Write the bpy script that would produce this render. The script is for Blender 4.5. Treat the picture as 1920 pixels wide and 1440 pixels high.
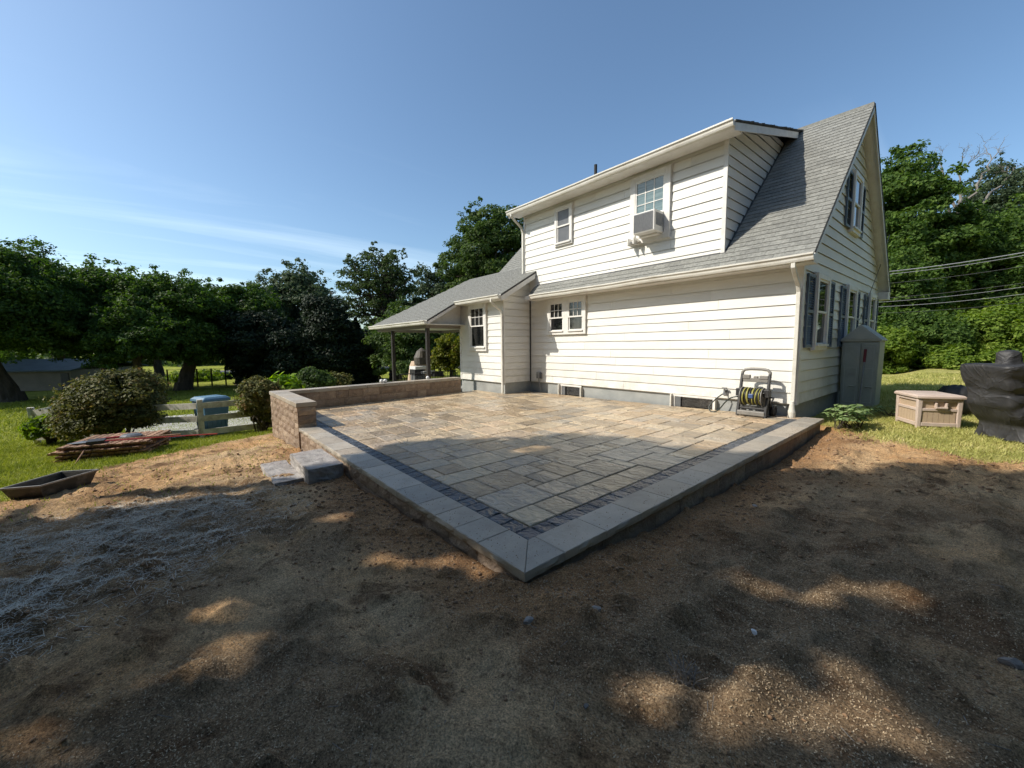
import bpy, bmesh, math, random
import numpy as np
from mathutils import Vector, Matrix, Quaternion

for o in list(bpy.data.objects): bpy.data.objects.remove(o)
random.seed(7); RNG = np.random.default_rng(7)
scene = bpy.context.scene
COL = scene.collection

# ------------------------------------------------------------------ camera
R = np.array([[0.64223547, 0.76644979, -0.0093978], [0.06636249, -0.06781363, -0.99548849], [-0.76362924, 0.63871436, -0.09441584]])
FPX = 750.29
CAM = np.array([0.0, 0.0, 1.41])
cam_d = bpy.data.cameras.new('camera'); cam = bpy.data.objects.new('camera', cam_d); COL.objects.link(cam)
cam_d.sensor_width = 36.0; cam_d.lens = 36.0 * FPX / 1920.0; cam_d.clip_start = 0.05; cam_d.clip_end = 3000
m = Matrix.Identity(4)
for i in range(3):
    m[i][0] = R[0][i]; m[i][1] = -R[1][i]; m[i][2] = -R[2][i]; m[i][3] = CAM[i]
cam.matrix_world = m
scene.camera = cam

# ------------------------------------------------------------------ light
SUN_EL = math.radians(42.0); SUN_AZ = math.radians(32.0)      # light travels towards +Y, turned 32 deg towards +X
LD = np.array([math.sin(SUN_AZ) * math.cos(SUN_EL), math.cos(SUN_AZ) * math.cos(SUN_EL), -math.sin(SUN_EL)])
w = bpy.data.worlds.new('World'); scene.world = w; w.use_nodes = True
nt = w.node_tree; nt.nodes.clear()
out = nt.nodes.new('ShaderNodeOutputWorld'); bg = nt.nodes.new('ShaderNodeBackground')
sky = nt.nodes.new('ShaderNodeTexSky'); sky.sky_type = 'NISHITA'; sky.sun_disc = False
sky.sun_elevation = SUN_EL; sky.sun_rotation = math.radians(180 + 32); sky.altitude = 100; sky.air_density = 1.0; sky.dust_density = 1.4; sky.ozone_density = 2.6
tc = nt.nodes.new('ShaderNodeTexCoord'); sx = nt.nodes.new('ShaderNodeSeparateXYZ'); nt.links.new(tc.outputs['Generated'], sx.inputs[0])
def wmath(op, a, b=None):
    n = nt.nodes.new('ShaderNodeMath'); n.operation = op
    for i, v in enumerate((a, b)):
        if v is None: continue
        if isinstance(v, (int, float)): n.inputs[i].default_value = v
        else: nt.links.new(v, n.inputs[i])
    return n.outputs[0]
zc = wmath('ADD', wmath('MAXIMUM', sx.outputs[2], 0.0), 0.12)
px_ = wmath('DIVIDE', sx.outputs[0], zc); py_ = wmath('DIVIDE', sx.outputs[1], zc)
cb = nt.nodes.new('ShaderNodeCombineXYZ'); nt.links.new(px_, cb.inputs[0]); nt.links.new(py_, cb.inputs[1])
mp = nt.nodes.new('ShaderNodeMapping'); mp.inputs['Rotation'].default_value = (0, 0, math.radians(-6)); mp.inputs['Scale'].default_value = (1.15, 0.13, 1); mp.inputs['Location'].default_value = (3.1, .7, 0)
nt.links.new(cb.outputs[0], mp.inputs[0])
nz = nt.nodes.new('ShaderNodeTexNoise'); nz.inputs['Scale'].default_value = 1.0; nz.inputs['Detail'].default_value = 8; nz.inputs['Roughness'].default_value = 0.58; nz.inputs['Distortion'].default_value = 0.9
nt.links.new(mp.outputs[0], nz.inputs['Vector'])
rp = nt.nodes.new('ShaderNodeValToRGB'); rp.color_ramp.elements[0].position = 0.48; rp.color_ramp.elements[1].position = 0.74
nt.links.new(nz.outputs['Fac'], rp.inputs[0])
mx = nt.nodes.new('ShaderNodeMix'); mx.data_type = 'RGBA'
fac = wmath('MULTIPLY', rp.outputs[0], 0.42)
lowmask = nt.nodes.new('ShaderNodeMapRange'); lowmask.inputs['From Min'].default_value = 0.42; lowmask.inputs['From Max'].default_value = 0.16
nt.links.new(sx.outputs[2], lowmask.inputs['Value'])
nt.links.new(wmath('MULTIPLY', fac, lowmask.outputs[0]), mx.inputs['Factor'])
nt.links.new(sky.outputs[0], mx.inputs['A']); mx.inputs['B'].default_value = (9.5, 9.7, 10.0, 1)
tint = nt.nodes.new('ShaderNodeMix'); tint.data_type = 'RGBA'; tint.blend_type = 'MULTIPLY'; tint.inputs['Factor'].default_value = 1.0; tint.inputs['B'].default_value = (.96, 1.065, 1.07, 1)
nt.links.new(mx.outputs['Result'], tint.inputs['A']); nt.links.new(tint.outputs['Result'], bg.inputs['Color']); bg.inputs['Strength'].default_value = 0.15
nt.links.new(bg.outputs[0], out.inputs[0])
sl = bpy.data.lights.new('sun', 'SUN'); sl.energy = 4.8; sl.angle = math.radians(0.53); sl.color = (1.0, 0.93, 0.82)
so = bpy.data.objects.new('sun', sl); COL.objects.link(so); so.location = (-20, -30, 30)
so.rotation_euler = Vector(LD).to_track_quat('-Z', 'Y').to_euler()
vs = scene.view_settings; scene.display_settings.display_device = 'sRGB'
vs.view_transform = 'Standard'; vs.look = 'None'; vs.exposure = 0.12; vs.gamma = 1.0; vs.use_curve_mapping = False
scene.render.engine = 'CYCLES'
scene.cycles.use_denoising = True
scene.cycles.max_bounces = 6; scene.cycles.transparent_max_bounces = 6
scene.cycles.use_adaptive_sampling = True; scene.cycles.adaptive_threshold = 0.02

# ------------------------------------------------------------------ geometry of the photograph
def ray(x, y): return R.T @ np.array([(x - 960) / FPX, (y - 720) / FPX, 1.0])
def at(x, y, d): return CAM + ray(x, y) * d
def onz(p, z): d = ray(*p); return CAM + d * ((z - CAM[2]) / d[2])
def ony(p, y): d = ray(*p); return CAM + d * (y / d[1])
def onx(p, x): d = ray(*p); return CAM + d * (x / d[0])
def project(P):
    v = (P - CAM) @ R.T
    z = np.where(np.abs(v[:, 2]) < 1e-6, 1e-6, v[:, 2])
    return 960 + FPX * v[:, 0] / z, 720 + FPX * v[:, 1] / z, v[:, 2]
def sm(a, b, x): t = np.clip((x - a) / (b - a), 0, 1); return t * t * (3 - 2 * t)
GX = [-400, -60, -28, -16, -12.5, -10.3, -7.5, -5.5, -4.5, -3, -2.04, -1.76, 0, 3, 60, 400]
GZ = [-1.2, -1.0, -1.0, -.95, -.8, -.53, -.36, -.24, -.21, -.15, -.1, -.06, -.04, 0, .3, .3]
GY = [-50, 1.5, 3, 5.8, 7.2, 9.1, 11, 20, 40, 80, 400]; GZY = [-.05, -.05, -.15, -.19, -.14, 0, .03, .05, .4, 1.5, 1.5]
def zg(x, y): return np.interp(x, GX, GZ) + (np.interp(y, GY, GZY) + .05) * sm(-3, -1.76, x)
def gnd(px, py):
    z = -.3
    for _ in range(60):
        q = onz((px, py), z); z = .5 * z + .5 * float(zg(q[0], q[1]))
    return q
def zp(x, y):                                           # patio surface, falling gently away from the house
    t = np.clip((y - 1.56) / 6.9, 0, 1); s = np.clip((x + 10) / 8.3, 0, 1); return .11 * t * s * s

def hash2(ix, iy, seed):
    h = (ix * 374761393 + iy * 668265263 + seed * 1274126177) & 0xffffffff
    h = ((h ^ (h >> 13)) * 1274126177) & 0xffffffff
    return ((h ^ (h >> 16)) & 0xffff) / 65535.0
def vnoise(x, y, seed=0):
    x = np.asarray(x, float); y = np.asarray(y, float)
    ix = np.floor(x).astype(np.int64); iy = np.floor(y).astype(np.int64); fx = x - ix; fy = y - iy
    fx = fx * fx * (3 - 2 * fx); fy = fy * fy * (3 - 2 * fy)
    a = hash2(ix, iy, seed); b = hash2(ix + 1, iy, seed); c = hash2(ix, iy + 1, seed); d = hash2(ix + 1, iy + 1, seed)
    return (a * (1 - fx) + b * fx) * (1 - fy) + (c * (1 - fx) + d * fx) * fy
def fbm(x, y, oct=4, seed=0):
    s = 0; a = .5; f = 1.0
    for i in range(oct): s = s + a * (vnoise(x * f, y * f, seed + i * 17) - .5); a *= .5; f *= 2.03
    return s
def inpoly(x, y, poly):
    x = np.asarray(x); y = np.asarray(y); r = np.zeros(x.shape, bool); n = len(poly)
    for i in range(n):
        x0, y0 = poly[i]; x1, y1 = poly[(i + 1) % n]
        if y0 == y1: continue
        c = ((y0 > y) != (y1 > y)) & (x < (x1 - x0) * (y - y0) / (y1 - y0) + x0); r ^= c
    return r

# ------------------------------------------------------------------ helpers: materials
def nn(t, typ, **kw):
    n = t.nodes.new(typ)
    for k, v in kw.items(): setattr(n, k, v)
    return n
def mat(name, c1, c2=None, scale=4.0, detail=6, rough=.8, bump=0.0, bscale=40.0, bdist=.01, rnd=0.0, metallic=0.0, spec=.5,
        coords='Object', stretch=(1, 1, 1), ramp=(.35, .65), rand_cols=None, randmix=.5, stain=None, transl=0.0, coat=0.0, rough2=None, bdetail=8, vorobump=None, splash=None, crease=None):
    mt = bpy.data.materials.new(name); mt.use_nodes = True; t = mt.node_tree; t.nodes.clear(); L = t.links.new
    o = nn(t, 'ShaderNodeOutputMaterial'); b = nn(t, 'ShaderNodeBsdfPrincipled'); L(b.outputs[0], o.inputs[0])
    b.inputs['Roughness'].default_value = rough; b.inputs['Metallic'].default_value = metallic; b.inputs['Specular IOR Level'].default_value = spec
    if coat: b.inputs['Coat Weight'].default_value = coat; b.inputs['Coat Roughness'].default_value = .25
    if coords == 'pos': src = nn(t, 'ShaderNodeNewGeometry').outputs['Position']
    else: src = nn(t, 'ShaderNodeTexCoord').outputs['Object']
    oi = nn(t, 'ShaderNodeObjectInfo')
    off = nn(t, 'ShaderNodeVectorMath', operation='MULTIPLY_ADD')      # every piece samples its own part of the noise
    cmb = nn(t, 'ShaderNodeCombineXYZ')
    for i in range(3): L(oi.outputs['Random'], cmb.inputs[i])
    L(cmb.outputs[0], off.inputs[0]); off.inputs[1].default_value = (37, 53, 71) if coords != 'pos' else (0, 0, 0); L(src, off.inputs[2])
    mpn = nn(t, 'ShaderNodeMapping'); mpn.inputs['Scale'].default_value = stretch; L(off.outputs[0], mpn.inputs[0])
    vec = mpn.outputs[0]
    col = None
    if c2 is not None:
        n = nn(t, 'ShaderNodeTexNoise'); n.inputs['Scale'].default_value = scale; n.inputs['Detail'].default_value = detail; n.inputs['Roughness'].default_value = .6; L(vec, n.inputs['Vector'])
        r = nn(t, 'ShaderNodeValToRGB'); e = r.color_ramp.elements; e[0].position, e[1].position = ramp; e[0].color = (*c1, 1); e[1].color = (*c2, 1); L(n.outputs['Fac'], r.inputs[0]); col = r.outputs[0]
    if rand_cols:
        r2 = nn(t, 'ShaderNodeValToRGB'); e = r2.color_ramp.elements; k = len(rand_cols)
        while len(e) < k: e.new(.5)
        for i, c in enumerate(rand_cols): e[i].position = i / (k - 1); e[i].color = (*c, 1)
        L(oi.outputs['Random'], r2.inputs[0])
        if col is None: col = r2.outputs[0]
        else:
            mxn = nn(t, 'ShaderNodeMix', data_type='RGBA'); mxn.inputs['Factor'].default_value = randmix; L(col, mxn.inputs['A']); L(r2.outputs[0], mxn.inputs['B']); col = mxn.outputs['Result']
    if stain:
        sc, sscale, amt, st = stain
        n = nn(t, 'ShaderNodeTexNoise'); n.inputs['Scale'].default_value = sscale; n.inputs['Detail'].default_value = 7; n.inputs['Roughness'].default_value = .65
        mps = nn(t, 'ShaderNodeMapping'); mps.inputs['Scale'].default_value = st; L(off.outputs[0], mps.inputs[0]); L(mps.outputs[0], n.inputs['Vector'])
        rr = nn(t, 'ShaderNodeMapRange'); rr.inputs['From Min'].default_value = .5; rr.inputs['From Max'].default_value = .75; rr.inputs['To Max'].default_value = amt; L(n.outputs['Fac'], rr.inputs['Value'])
        mxn = nn(t, 'ShaderNodeMix', data_type='RGBA'); L(rr.outputs[0], mxn.inputs['Factor'])
        if col is None: mxn.inputs['A'].default_value = (*c1, 1)
        else: L(col, mxn.inputs['A'])
        mxn.inputs['B'].default_value = (*sc, 1); col = mxn.outputs['Result']
    if splash:                                             # dirt thrown up on the lowest boards
        sc, z0_, z1_, amt = splash; g_ = nn(t, 'ShaderNodeNewGeometry'); sp = nn(t, 'ShaderNodeSeparateXYZ'); L(g_.outputs['Position'], sp.inputs[0])
        mr = nn(t, 'ShaderNodeMapRange'); mr.inputs['From Min'].default_value = z1_; mr.inputs['From Max'].default_value = z0_; L(sp.outputs[2], mr.inputs['Value'])
        n = nn(t, 'ShaderNodeTexNoise'); n.inputs['Scale'].default_value = 3.5; n.inputs['Detail'].default_value = 8; n.inputs['Roughness'].default_value = .7; L(g_.outputs['Position'], n.inputs['Vector'])
        r3 = nn(t, 'ShaderNodeMapRange'); r3.inputs['From Min'].default_value = .42; r3.inputs['From Max'].default_value = .8; r3.inputs['To Max'].default_value = amt; L(n.outputs['Fac'], r3.inputs['Value'])
        mu = nn(t, 'ShaderNodeMath', operation='MULTIPLY'); L(mr.outputs[0], mu.inputs[0]); L(r3.outputs[0], mu.inputs[1])
        mxn = nn(t, 'ShaderNodeMix', data_type='RGBA'); L(mu.outputs[0], mxn.inputs['Factor']); L(col, mxn.inputs['A']); mxn.inputs['B'].default_value = (*sc, 1); col = mxn.outputs['Result']
    if rnd:
        hs = nn(t, 'ShaderNodeHueSaturation'); mr = nn(t, 'ShaderNodeMapRange'); mr.inputs['To Min'].default_value = 1 - rnd; mr.inputs['To Max'].default_value = 1 + rnd
        L(oi.outputs['Random'], mr.inputs['Value']); L(mr.outputs[0], hs.inputs['Value'])
        if col is None: hs.inputs['Color'].default_value = (*c1, 1)
        else: L(col, hs.inputs['Color'])
        col = hs.outputs[0]
    if col is None: b.inputs['Base Color'].default_value = (*c1, 1)
    else: L(col, b.inputs['Base Color'])
    if rough2 is not None:
        n = nn(t, 'ShaderNodeTexNoise'); n.inputs['Scale'].default_value = 3.0; n.inputs['Detail'].default_value = 4; L(vec, n.inputs['Vector'])
        mr = nn(t, 'ShaderNodeMapRange'); mr.inputs['From Min'].default_value = .3; mr.inputs['From Max'].default_value = .7; mr.inputs['To Min'].default_value = rough; mr.inputs['To Max'].default_value = rough2
        L(n.outputs['Fac'], mr.inputs['Value']); L(mr.outputs[0], b.inputs['Roughness'])
    if bump:
        n = nn(t, 'ShaderNodeTexNoise'); n.inputs['Scale'].default_value = bscale; n.inputs['Detail'].default_value = bdetail; n.inputs['Roughness'].default_value = .62; L(vec, n.inputs['Vector'])
        bn = nn(t, 'ShaderNodeBump'); bn.inputs['Strength'].default_value = bump; bn.inputs['Distance'].default_value = bdist; L(n.outputs['Fac'], bn.inputs['Height'])
        nrm = bn.outputs[0]
        if vorobump:
            v = nn(t, 'ShaderNodeTexNoise'); v.inputs['Scale'].default_value = vorobump[0]; v.inputs['Detail'].default_value = 2; v.inputs['Distortion'].default_value = 1.5; L(vec, v.inputs['Vector'])
            b2 = nn(t, 'ShaderNodeBump'); b2.inputs['Strength'].default_value = 1.0; b2.inputs['Distance'].default_value = vorobump[1]; L(v.outputs['Fac'], b2.inputs['Height']); L(nrm, b2.inputs['Normal']); nrm = b2.outputs[0]
        if crease:                                         # sharp fabric folds: ridges where the noise crosses its middle value
            v = nn(t, 'ShaderNodeTexNoise'); v.inputs['Scale'].default_value = crease[0]; v.inputs['Detail'].default_value = 3; v.inputs['Distortion'].default_value = 1.2; L(vec, v.inputs['Vector'])
            s1 = nn(t, 'ShaderNodeMath', operation='SUBTRACT'); L(v.outputs['Fac'], s1.inputs[0]); s1.inputs[1].default_value = .5
            s2 = nn(t, 'ShaderNodeMath', operation='ABSOLUTE'); L(s1.outputs[0], s2.inputs[0]); s3 = nn(t, 'ShaderNodeMath', operation='POWER'); L(s2.outputs[0], s3.inputs[0]); s3.inputs[1].default_value = .6
            b2 = nn(t, 'ShaderNodeBump'); b2.invert = True; b2.inputs['Strength'].default_value = 1.0; b2.inputs['Distance'].default_value = crease[1]; L(s3.outputs[0], b2.inputs['Height']); L(nrm, b2.inputs['Normal']); nrm = b2.outputs[0]
        L(nrm, b.inputs['Normal'])
    return mt
def leafmat(name, c1, c2, c3=None, transl=.35, rough=.62, spec=.2, scale=1.2):
    mt = bpy.data.materials.new(name); mt.use_nodes = True; t = mt.node_tree; t.nodes.clear(); L = t.links.new
    o = nn(t, 'ShaderNodeOutputMaterial'); b = nn(t, 'ShaderNodeBsdfPrincipled'); tr = nn(t, 'ShaderNodeBsdfTranslucent'); ms = nn(t, 'ShaderNodeMixShader')
    b.inputs['Roughness'].default_value = rough; b.inputs['Specular IOR Level'].default_value = spec
    at_ = nn(t, 'ShaderNodeAttribute', attribute_name='leaf_tone'); pos = nn(t, 'ShaderNodeNewGeometry')
    n = nn(t, 'ShaderNodeTexNoise'); n.inputs['Scale'].default_value = scale; n.inputs['Detail'].default_value = 3; L(pos.outputs['Position'], n.inputs['Vector'])
    ad = nn(t, 'ShaderNodeMath', operation='ADD'); ad.use_clamp = True
    m1 = nn(t, 'ShaderNodeMath', operation='MULTIPLY'); L(at_.outputs['Fac'], m1.inputs[0]); m1.inputs[1].default_value = .6
    m2 = nn(t, 'ShaderNodeMath', operation='MULTIPLY_ADD'); L(n.outputs['Fac'], m2.inputs[0]); m2.inputs[1].default_value = 1.1; m2.inputs[2].default_value = -.35
    L(m1.outputs[0], ad.inputs[0]); L(m2.outputs[0], ad.inputs[1])
    r = nn(t, 'ShaderNodeValToRGB'); e = r.color_ramp.elements; e[0].position = .15; e[1].position = .75; e[0].color = (*c1, 1); e[1].color = (*c2, 1)
    if c3: k = e.new(.95); k.color = (*c3, 1)
    L(ad.outputs[0], r.inputs[0]); L(r.outputs[0], b.inputs['Base Color'])
    hs = nn(t, 'ShaderNodeHueSaturation'); hs.inputs['Value'].default_value = 1.5; hs.inputs['Saturation'].default_value = 1.15; L(r.outputs[0], hs.inputs['Color']); L(hs.outputs[0], tr.inputs['Color'])
    ms.inputs[0].default_value = transl; L(b.outputs[0], ms.inputs[1]); L(tr.outputs[0], ms.inputs[2]); L(ms.outputs[0], o.inputs[0])
    return mt

# ------------------------------------------------------------------ helpers: objects
def thing(name, label, cat, loc, group=None, kind=None):
    o = bpy.data.objects.new(name, None); o.empty_display_size = .2; o.location = loc; COL.objects.link(o); o['label'] = label
    if cat: o['category'] = cat
    if group: o['group'] = group
    if kind: o['kind'] = kind
    return o
def tag(o, label, cat=None, group=None, kind=None):
    o['label'] = label
    if cat: o['category'] = cat
    if group: o['group'] = group
    if kind: o['kind'] = kind
    return o
class MB:
    def __init__(s): s.v = []; s.f = []
    def add(s, vs, fs):
        k = len(s.v); s.v += [tuple(map(float, p)) for p in vs]; s.f += [tuple(i + k for i in f) for f in fs]; return s
    def box(s, x0, x1, y0, y1, z0, z1):
        return s.add([(x0, y0, z0), (x1, y0, z0), (x1, y1, z0), (x0, y1, z0), (x0, y0, z1), (x1, y0, z1), (x1, y1, z1), (x0, y1, z1)],
                     [(0, 3, 2, 1), (4, 5, 6, 7), (0, 1, 5, 4), (1, 2, 6, 5), (2, 3, 7, 6), (3, 0, 4, 7)])
    def cbox(s, x0, x1, y0, y1, z0, z1, c, zf=None):       # box with a chamfered top
        v = [(x0, y0, z0), (x1, y0, z0), (x1, y1, z0), (x0, y1, z0), (x0, y0, z1 - c), (x1, y0, z1 - c), (x1, y1, z1 - c), (x0, y1, z1 - c),
             (x0 + c, y0 + c, z1), (x1 - c, y0 + c, z1), (x1 - c, y1 - c, z1), (x0 + c, y1 - c, z1)]
        if zf: v = [(a, b, d + zf(a, b)) for a, b, d in v]
        f = [(0, 3, 2, 1), (8, 9, 10, 11)]
        for i in range(4):
            j = (i + 1) % 4; f += [(i, j, j + 4, i + 4), (i + 4, j + 4, j + 8, i + 8)]
        return s.add(v, f)
    def hexa(s, P):                                        # 8 points, bottom ring then top ring
        return s.add(P, [(0, 3, 2, 1), (4, 5, 6, 7), (0, 1, 5, 4), (1, 2, 6, 5), (2, 3, 7, 6), (3, 0, 4, 7)])
    def prism(s, pts, a, b):                               # closed ring pts (3d) swept from offset a to offset b
        n = len(pts); a = np.array(a, float); b = np.array(b, float); P = [np.array(p, float) for p in pts]
        return s.add([p + a for p in P] + [p + b for p in P], [tuple(range(n - 1, -1, -1)), tuple(range(n, 2 * n))] + [(i, (i + 1) % n, n + (i + 1) % n, n + i) for i in range(n)])
    def tube(s, path, rad, n=8, cap=True):
        path = [np.array(p, float) for p in path]; m_ = len(path); rad = [rad] * m_ if isinstance(rad, (int, float)) else rad
        vs_ = []; up = None
        for i in range(m_):
            d = path[min(i + 1, m_ - 1)] - path[max(i - 1, 0)]; d = d / (np.linalg.norm(d) + 1e-9)
            if up is None: up = np.array([0, 0, 1.]) if abs(d[2]) < .9 else np.array([1., 0, 0])
            a = np.cross(d, up); a /= np.linalg.norm(a) + 1e-9; b = np.cross(a, d); up = b
            for k in range(n):
                t = 2 * math.pi * k / n; vs_.append(path[i] + rad[i] * (math.cos(t) * a + math.sin(t) * b))
        fs = [(i * n + k, i * n + (k + 1) % n, (i + 1) * n + (k + 1) % n, (i + 1) * n + k) for i in range(m_ - 1) for k in range(n)]
        if cap: fs += [tuple(range(n - 1, -1, -1)), tuple(range((m_ - 1) * n, m_ * n))]
        return s.add(vs_, fs)
    def lathe(s, prof, c, n=20, ax=2):
        vs_ = []
        for r_, h in prof:
            for k in range(n):
                t = 2 * math.pi * k / n; p = [r_ * math.cos(t), r_ * math.sin(t)]; p.insert(ax, h); vs_.append(np.array(c) + p)
        m_ = len(prof)
        fs = [(i * n + k, i * n + (k + 1) % n, (i + 1) * n + (k + 1) % n, (i + 1) * n + k) for i in range(m_ - 1) for k in range(n)]
        return s.add(vs_, fs + [tuple(range(n - 1, -1, -1)), tuple(range((m_ - 1) * n, m_ * n))])
    def mesh(s, name, smooth=False):
        me = bpy.data.meshes.new(name); me.from_pydata(s.v, [], s.f); me.validate()
        bm = bmesh.new(); bm.from_mesh(me); bmesh.ops.recalc_face_normals(bm, faces=bm.faces); bm.to_mesh(me); bm.free()
        if smooth: me.polygons.foreach_set('use_smooth', [True] * len(me.polygons))
        return me
    def build(s, name, material, parent=None, smooth=False, bevel=0.0, segs=2):
        me = s.mesh(name, smooth); me.materials.append(material)
        o = bpy.data.objects.new(name, me); link(o, parent)
        if bevel:
            b = o.modifiers.new('edge', 'BEVEL'); b.width = bevel; b.segments = segs; b.limit_method = 'ANGLE'; b.angle_limit = math.radians(40)
        return o
def link(o, parent=None):
    # every part is built in world space under parents that keep location zero except the root Empty
    COL.objects.link(o)
    if parent is not None:
        o.parent = parent
        r_ = parent
        while r_.parent is not None: r_ = r_.parent
        if parent is r_: o.matrix_parent_inverse = Matrix.Translation(-Vector(r_.location))
    return o
def rawmesh(name, V, F, material, parent=None, tone=None, tri=True, smooth=False):
    me = bpy.data.meshes.new(name); V = np.ascontiguousarray(V, np.float32); F = np.ascontiguousarray(F, np.int32); k = F.shape[1]
    me.vertices.add(len(V)); me.vertices.foreach_set('co', V.ravel())
    me.loops.add(F.size); me.loops.foreach_set('vertex_index', F.ravel())
    me.polygons.add(len(F)); me.polygons.foreach_set('loop_start', np.arange(0, F.size, k, dtype=np.int32)); me.polygons.foreach_set('loop_total', np.full(len(F), k, np.int32))
    if smooth: me.polygons.foreach_set('use_smooth', np.ones(len(F), bool))
    if tone is not None:
        a = me.attributes.new('leaf_tone', 'FLOAT', 'FACE'); a.data.foreach_set('value', np.ascontiguousarray(tone, np.float32))
    me.update(calc_edges=True); me.materials.append(material)
    o = bpy.data.objects.new(name, me); link(o, parent); return o
def unit(a): return a / (np.linalg.norm(a, axis=1, keepdims=True) + 1e-9)
def leaves(name, P, N, size, material, parent, rng, aspect=.55, fold=.18, tone=None):
    n = len(P); N = unit(N); t = rng.normal(size=(n, 3)); t = unit(np.cross(N, t)); b = np.cross(N, t)
    s = (size * rng.uniform(.65, 1.3, n))[:, None] * .5
    V = np.empty((n, 4, 3)); V[:, 0] = P - t * s; V[:, 1] = P + b * s * aspect + N * s * fold; V[:, 2] = P + t * s; V[:, 3] = P - b * s * aspect + N * s * fold
    i = np.arange(n)[:, None] * 4
    F = np.concatenate([i + [0, 1, 2], i + [0, 2, 3]], 0)
    tn = rng.random(n) if tone is None else tone
    return rawmesh(name, V.reshape(-1, 3), F, material, parent, np.concatenate([tn, tn]))

# ------------------------------------------------------------------ materials
WHITE = mat('white_siding', (.81, .80, .745), (.76, .745, .69), scale=.9, rough=.5, bump=.05, bscale=60, bdist=.002, stain=((.58, .56, .50), 1.3, .3, (1, 1, 2.4)), rnd=.04, splash=((.40, .37, .30), .30, .95, .75))
TRIM = mat('white_trim', (.80, .79, .75), (.72, .70, .66), scale=3, rough=.45, stain=((.5, .47, .4), 5, .4, (1, 1, 1)))
GUT = mat('gutter_white', (.76, .74, .67), (.64, .62, .55), scale=2, rough=.4, stain=((.38, .34, .27), 4, .6, (.4, 1, 1)))
FOUND = mat('foundation_paint', (.29, .305, .295), (.36, .37, .355), scale=3, rough=.85, bump=.3, bscale=25, bdist=.01, stain=((.2, .2, .19), 2, .6, (1, 1, 2)))
ROOF = mat('shingle', (.17, .17, .155), (.275, .275, .25), scale=20, rough=.95, bump=.6, bscale=160, bdist=.006, rnd=.13)
ROOFD = mat('roof_underlay', (.06, .06, .06), (.09, .09, .088), scale=8, rough=.95)
BLACKM = mat('drip_edge', (.018, .018, .018), rough=.7)
GLASS = mat('window_glass', (.008, .009, .010), (.075, .075, .07), scale=7, rough=.04, spec=.8, stretch=(1, 1, .12), ramp=(.45, .8))
BLIND = mat('window_blind_glass', (.10, .16, .17), (.2, .27, .27), scale=30, rough=.06, spec=.7, stretch=(.05, .05, 1))
GREYSCREEN = mat('window_screen', (.10, .105, .11), (.15, .155, .16), scale=3, rough=.35)
SHUT = mat('shutter_blue', (.085, .12, .165), (.11, .145, .19), scale=8, rough=.55)
DARKWOOD = mat('dark_post', (.022, .019, .017), (.035, .03, .026), scale=8, rough=.6)
PAVER = mat('paver', (.27, .22, .155), (.60, .455, .28), scale=3.2, rough=.24, rough2=.5, spec=.45, bump=.7, bscale=14, bdist=.016, stretch=(1.2, 1.7, 1), vorobump=(4.0, .04),
            rand_cols=[(.20, .19, .17), (.50, .335, .18), (.33, .265, .19), (.54, .42, .27), (.25, .23, .20), (.44, .30, .18)], randmix=.6, rnd=.24, coat=.12)
BORDER = mat('border_paver', (.035, .043, .056), (.07, .08, .095), scale=5, rough=.3, rough2=.5, spec=.6, bump=.9, bscale=20, bdist=.016, vorobump=(8, .05), rnd=.3)
COPE = mat('coping', (.28, .25, .205), (.46, .40, .315), scale=3.0, rough=.55, bump=.4, bscale=70, bdist=.006, rnd=.12, rand_cols=[(.33, .32, .29), (.45, .36, .26), (.37, .35, .31)], randmix=.5, stain=((.22, .17, .12), 5, .5, (1, 1, 1)))
BLOCK = mat('wall_block', (.21, .15, .11), (.40, .30, .21), scale=6, rough=.9, bump=1.0, bscale=26, bdist=.03, rnd=.16, rand_cols=[(.36, .27, .19), (.27, .19, .14), (.39, .31, .23)], randmix=.4)
JOINT = mat('joint_sand', (.035, .03, .027), (.07, .062, .052), scale=30, rough=.95)
STEP = mat('step_stone', (.22, .20, .185), (.46, .43, .40), scale=6, rough=.8, bump=.9, bscale=22, bdist=.03, stain=((.24, .17, .16), 3, .6, (1, 1, 1)))
DECKBOX = mat('resin_tan', (.47, .35, .24), (.52, .40, .28), scale=6, rough=.55, bump=.1, bscale=200, bdist=.002, stain=((.3, .22, .15), 6, .35, (1, 1, 1)))
DECKP = mat('resin_pinkish', (.53, .42, .35), (.60, .49, .42), scale=4, rough=.5, stain=((.35, .27, .21), 5, .3, (1, 1, 1)))
SHED = mat('resin_grey_green', (.33, .345, .30), (.40, .41, .36), scale=4, rough=.5, stain=((.18, .19, .16), 3, .5, (1, 1, 1)))
SHEDROOF = mat('resin_roof', (.38, .395, .355), (.46, .47, .42), scale=4, rough=.55)
COVER = mat('black_cover', (.022, .022, .023), (.045, .044, .044), scale=5, rough=.6, bump=.3, bscale=30, bdist=.008, bdetail=4, crease=(2.2, .035))
TUB = mat('black_tub', (.018, .018, .018), (.05, .048, .044), scale=6, rough=.45, stain=((.22, .2, .18), 9, .5, (1, 1, 1)))
TUBRIM = mat('tub_rim_dusty', (.20, .195, .185), (.32, .31, .29), scale=12, rough=.6)
OLDWOOD = mat('weathered_board', (.20, .105, .065), (.40, .25, .16), scale=5, rough=.9, stretch=(1, 9, 1), bump=.3, bscale=20, rnd=.28)
OLDPAINT = mat('weathered_white', (.68, .65, .59), (.27, .24, .20), scale=5, detail=8, rough=.9, ramp=(.42, .68), bump=.3, bscale=25, rnd=.18)
BLUE = mat('bin_blue', (.055, .14, .22), (.07, .17, .26), scale=5, rough=.4, stain=((.2, .25, .3), 5, .3, (1, 1, 1)))
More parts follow.
